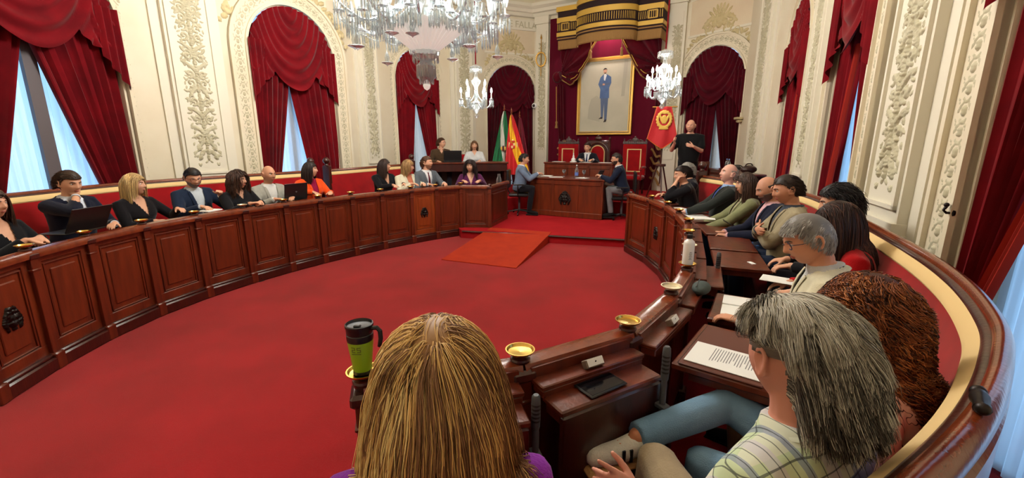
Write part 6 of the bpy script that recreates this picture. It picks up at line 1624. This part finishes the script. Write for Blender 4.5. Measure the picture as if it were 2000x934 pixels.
tab = thing('tablet_computer', 'tablet held up by the bearded person at the front table', 'tablet', DL(.62,.16,1.1), QD+1.2); m = MB(); m.box((0,0,0), (.17,.008,.12), R=Euler((.5,0,0)).to_matrix().to_4x4(), bev=.003); m.build('case', 'grey_plastic', tab)
# president's table
def PL(x, y): p = pc2+t_d*x+nn_d*y; return Vector((p[0], p[1], 1.253))
sb = thing('bell_ornament', 'white and silver desk bell beside the president', 'bell', PL(-.22,0)); m = MB(); m.lathe([(.09,0),(.09,.015),(.05,.03),(.06,.06),(.045,.09),(.02,.12),(.03,.14),(.012,.17),(.012,.22),(0,.23)], (0,0,0), 18); m.build('bell', 'white_plastic', sb)
for x, lb in ((-.62,'papers at the left of the high table'),(.12,'papers under the president hands'),(.62,'papers at the right of the high table')): paper('white '+lb, PL(x,0), QD, .3, .2, 0, .005)
bx = thing('document_box', 'small grey box on the high table right of the white bell', 'box', PL(-.02,.05), QD); m = MB(); m.box((0,0,.04), (.14,.1,.08), bev=.01); m.box((0,0,.085),(.15,.11,.015),bev=.005); m.build('box', 'grey_carved', bx)
# carafe on end of left row near the flags
w2 = thing('water_carafe', 'clear glass jug on the clerks side ledge behind the person in purple', 'jug', (-.28,9.3,.15)); m = MB(); m.lathe([(.12,0),(.12,.02),(.04,.05),(.03,.6),(.14,.64),(.14,.66),(0,.66)], (0,0,0), 14); m.build('stand', 'wood_dark', w2); m = MB(); m.lathe([(.04,.66),(.06,.7),(.055,.82),(.03,.88),(.03,.93)], (0,0,0), 14); m.build('jug', 'glass_clear', w2)
# chairs at the front table (office chairs) and side chair
def office_chair(label, pos, q):
    r = thing('office_chair', label, 'chair', pos, q); zz = .48
    m = MB(); m.box((0,0,zz-.03), (.46,.44,.07), bev=.03); m.build('seat', 'black_plastic', r); m = MB(); m.box((0,-.24,zz+.32), (.42,.05,.42), bev=.03); m.build('backrest', 'black_plastic', r)
    m = MB(); m.tube([(0,0,.08),(0,0,zz-.05)], .025, 10); m.build('column', 'grey_plastic', r); m = MB(); m.tube([(0,-.2,zz-.04),(0,-.27,zz+.1),(0,-.27,zz+.3)],.015,8); m.build('back_support','black_plastic',r)
    for k in range(5):
        a = 2*PI*k/5; m = MB(); m.tube([(0,0,.1),(.27*math.cos(a),.27*math.sin(a),.07)], [.022,.014], 8); m.build('leg', 'black_plastic', r); m = MB(); m.lathe([(.02,-.012),(.03,-.008),(.03,.008),(.02,.012)], (.27*math.cos(a),.27*math.sin(a),.032), 10, axis=(math.sin(a),-math.cos(a),0)); m.build('caster', 'black_plastic', r)
    for s in (-1, 1): m = MB(); m.tube([(s*.22,0,zz-.05),(s*.27,0,zz+.02),(s*.27,0,zz+.2)], .014, 8); m.box((s*.27,.02,zz+.21), (.06,.24,.03), bev=.012); m.build('armrest', 'black_plastic', r)
    return r
def under(lbl):
    for o in SC.objects:
        if o.parent is None and o.get('label', '').startswith(lbl): return o
for lb, l2 in (('person in a light blue-grey','black office chair under the person in the light blue-grey jacket'),('bearded person in a dark navy','black office chair under the bearded person at the right end of the front table')):
    o = under(lb); office_chair(l2, (o.location.x, o.location.y, .15), o.rotation_euler.z)
sc = thing('side_chair', 'plain wooden chair in front of the dark curtain behind the right bench', 'chair', (4.25,9.55,.45), math.radians(190))
m = MB(); m.box((0,0,.44), (.42,.4,.04), bev=.01); m.build('seat', 'seat_red', sc)
for x in (-.19,.19):
    m = MB(); m.box((x,-.19,.44), (.035,.035,.88), bev=.005); m.build('leg', 'wood', sc); m = MB(); m.box((x,.18,.21), (.035,.035,.42), bev=.005); m.build('leg', 'wood', sc)
m = MB(); m.box((0,-.19,.84), (.42,.025,.07), bev=.006); m.box((0,-.19,.62), (.4,.02,.05), bev=.006); m.build('backrest', 'wood', sc)
# console with bottles by the right wall
cA, cB = np.array([4.62,9.75]), np.array([4.3,7.7]); t_ = (cB-cA)/np.linalg.norm(cB-cA); c_ = (cA+cB)/2; q_ = math.atan2(t_[1], t_[0]); L_ = np.linalg.norm(cB-cA)
cs = thing('console_table', 'long wooden console against the right wall with bottles and a black case on it', 'table', (c_[0],c_[1],.45), q_)
m = MB(); m.box((0,0,.72), (L_,.42,.035), bev=.008); m.build('table_top', 'wood', cs); m = MB(); m.box((0,-.19,.6), (L_-.06,.02,.2), bev=.004); m.box((0,.19,.6),(L_-.06,.02,.2)); m.build('apron', 'wood', cs)
for x in (-L_/2+.06, 0, L_/2-.06):
    for y in (-.17,.17): m = MB(); m.lathe([(.02,0),(.03,.04),(.02,.1),(.03,.4),(.035,.7)], (x,y,0), 10); m.build('leg', 'wood_dark', cs)
def onc(x, y=0): p = c_+t_*x; return Vector((p[0], p[1], 1.189))
for x, lb in ((-.5,'clear plastic water bottle on the console, left one'),(-.36,'clear plastic water bottle on the console, right one beside the black case')):
    b = thing('water_bottle', lb, 'bottle', onc(x)); m = MB(); m.lathe([(.03,0),(.034,.01),(.033,.13),(.014,.18),(.013,.2)], (0,0,0), 14); m.build('bottle', 'glass_clear', b); m = MB(); m.lathe([(.015,.2),(.015,.22),(0,.221)], (0,0,0), 10); m.build('cap', 'blue_label', b)
bc = thing('camera_bag', 'black bag with strap lying on the console by the right wall', 'bag', onc(-.1), .3); m = MB(); m.box((0,0,.045), (.3,.16,.09), bev=.03); m.build('bag_body', 'black_plastic', bc); m = MB(); m.tube(crs([(-.15,0,.05),(-.1,-.08,.1),(.1,-.08,.1),(.3,-.02,.02)],6), .01, 6); m.build('strap', 'black_plastic', bc)
bc = thing('brown_bag', 'dark brown bag on the console beside the narrow curtained window', 'bag', onc(.75), .3); m = MB(); m.ball((0,0,.07), (.16,.12,.075), 14, 8); m.build('bag_body', 'leather', bc); m = MB(); m.tube(crs([(-.1,0,.11),(-.05,0,.17),(.05,0,.17),(.1,0,.11)],5), .01, 6); m.build('handle', 'leather', bc)
for nx, ny, lb in ((-1.86,11.15,'red chair back behind the person in black glasses at the clerks desk'),(-1.12,11.45,'red chair back behind the person in the white patterned top')):
    r = thing('red_chair', lb, 'chair', (nx, ny, .45), math.radians(12)); m = MB(); m.box((0,0,.66), (.5,.07,.66), bev=.03); m.build('backrest', 'seat_red', r); m = MB(); m.box((0,-.25,.42), (.5,.45,.1), bev=.03); m.build('seat', 'seat_red', r)
    for x in (-.2,.2):
        for y in (-.4,-.03): m = MB(); m.box((x,y,.19),(.04,.04,.38),bev=.005); m.build('leg','wood_dark',r)

# ------------------------------------------------------------------ light, world, camera
w = bpy.data.worlds.new('daylight'); SC.world = w; w.use_nodes = True
bg = w.node_tree.nodes['Background']; bg.inputs[0].default_value = lin((170,205,255)); bg.inputs[1].default_value = 1.0
def area(name, loc, tgt, sx, sy, e, col, parent=None):
    l = bpy.data.lights.new(name, 'AREA'); l.shape = 'RECTANGLE'; l.size = sx; l.size_y = sy; l.energy = e; l.color = col
    o = bpy.data.objects.new(name, l); COL.objects.link(o); o.location = loc
    d = Vector(tgt)-Vector(loc); o.rotation_euler = d.to_track_quat('-Z', 'Y').to_euler(); return o
for k in W:
    A, t, n, L = frame2(*W[k]); c = W3(A,t,n,L/2,-1.0,2.0); tg = W3(A,t,n,L/2,1,1.9)
    e = 105 if k in ('w1','w2','w6','w7','w8') else 40
    area('daylight_'+k, c, tg, 1.8, 3.8, e, (.42,.7,1.0) if k not in ('w3','w4','w5') else (.86,.92,1.0))
for k, (x, y, z, e) in enumerate([(-.93,4.95,4.3,380),(-.1,4.95,3.75,50),(-1.75,4.95,3.75,50),(-.93,5.75,3.75,50),(-.93,4.15,3.75,50)]):
    l = bpy.data.lights.new('chandelier_light', 'POINT'); l.energy = e; l.shadow_soft_size = .45; l.color = (1,.955,.885); o = bpy.data.objects.new('chandelier_light', l); COL.objects.link(o); o.location = (x, y, z)
l = bpy.data.lights.new('canopy_lamp', 'POINT'); l.energy = 60; l.shadow_soft_size = .1; l.color = (1,.85,.8); o = bpy.data.objects.new('canopy_lamp', l); COL.objects.link(o); o.location = TH(CS-.1,.5,4.75)
cam = bpy.data.cameras.new('camera'); cam.sensor_width = 36; cam.lens = 36*FPX/2000; cam.clip_start = .05
co = bpy.data.objects.new('camera', cam); COL.objects.link(co); co.location = (0,0,CAMH); co.rotation_euler = (PI/2-PITCH, 0, 0); SC.camera = co
SC.view_settings.view_transform = 'Standard'; SC.view_settings.look = 'None'; SC.view_settings.gamma = 1; SC.view_settings.use_curve_mapping = False; SC.view_settings.exposure = 0.45
SC.cycles.max_bounces = 6; SC.cycles.diffuse_bounces = 3; SC.cycles.glossy_bounces = 2; SC.cycles.transmission_bounces = 4; SC.cycles.transparent_max_bounces = 12
SC.cycles.use_denoising = True; SC.cycles.caustics_reflective = False; SC.cycles.caustics_refractive = False; SC.cycles.sample_clamp_indirect = 4
SC.cycles.use_adaptive_sampling = True; SC.cycles.adaptive_threshold = .03
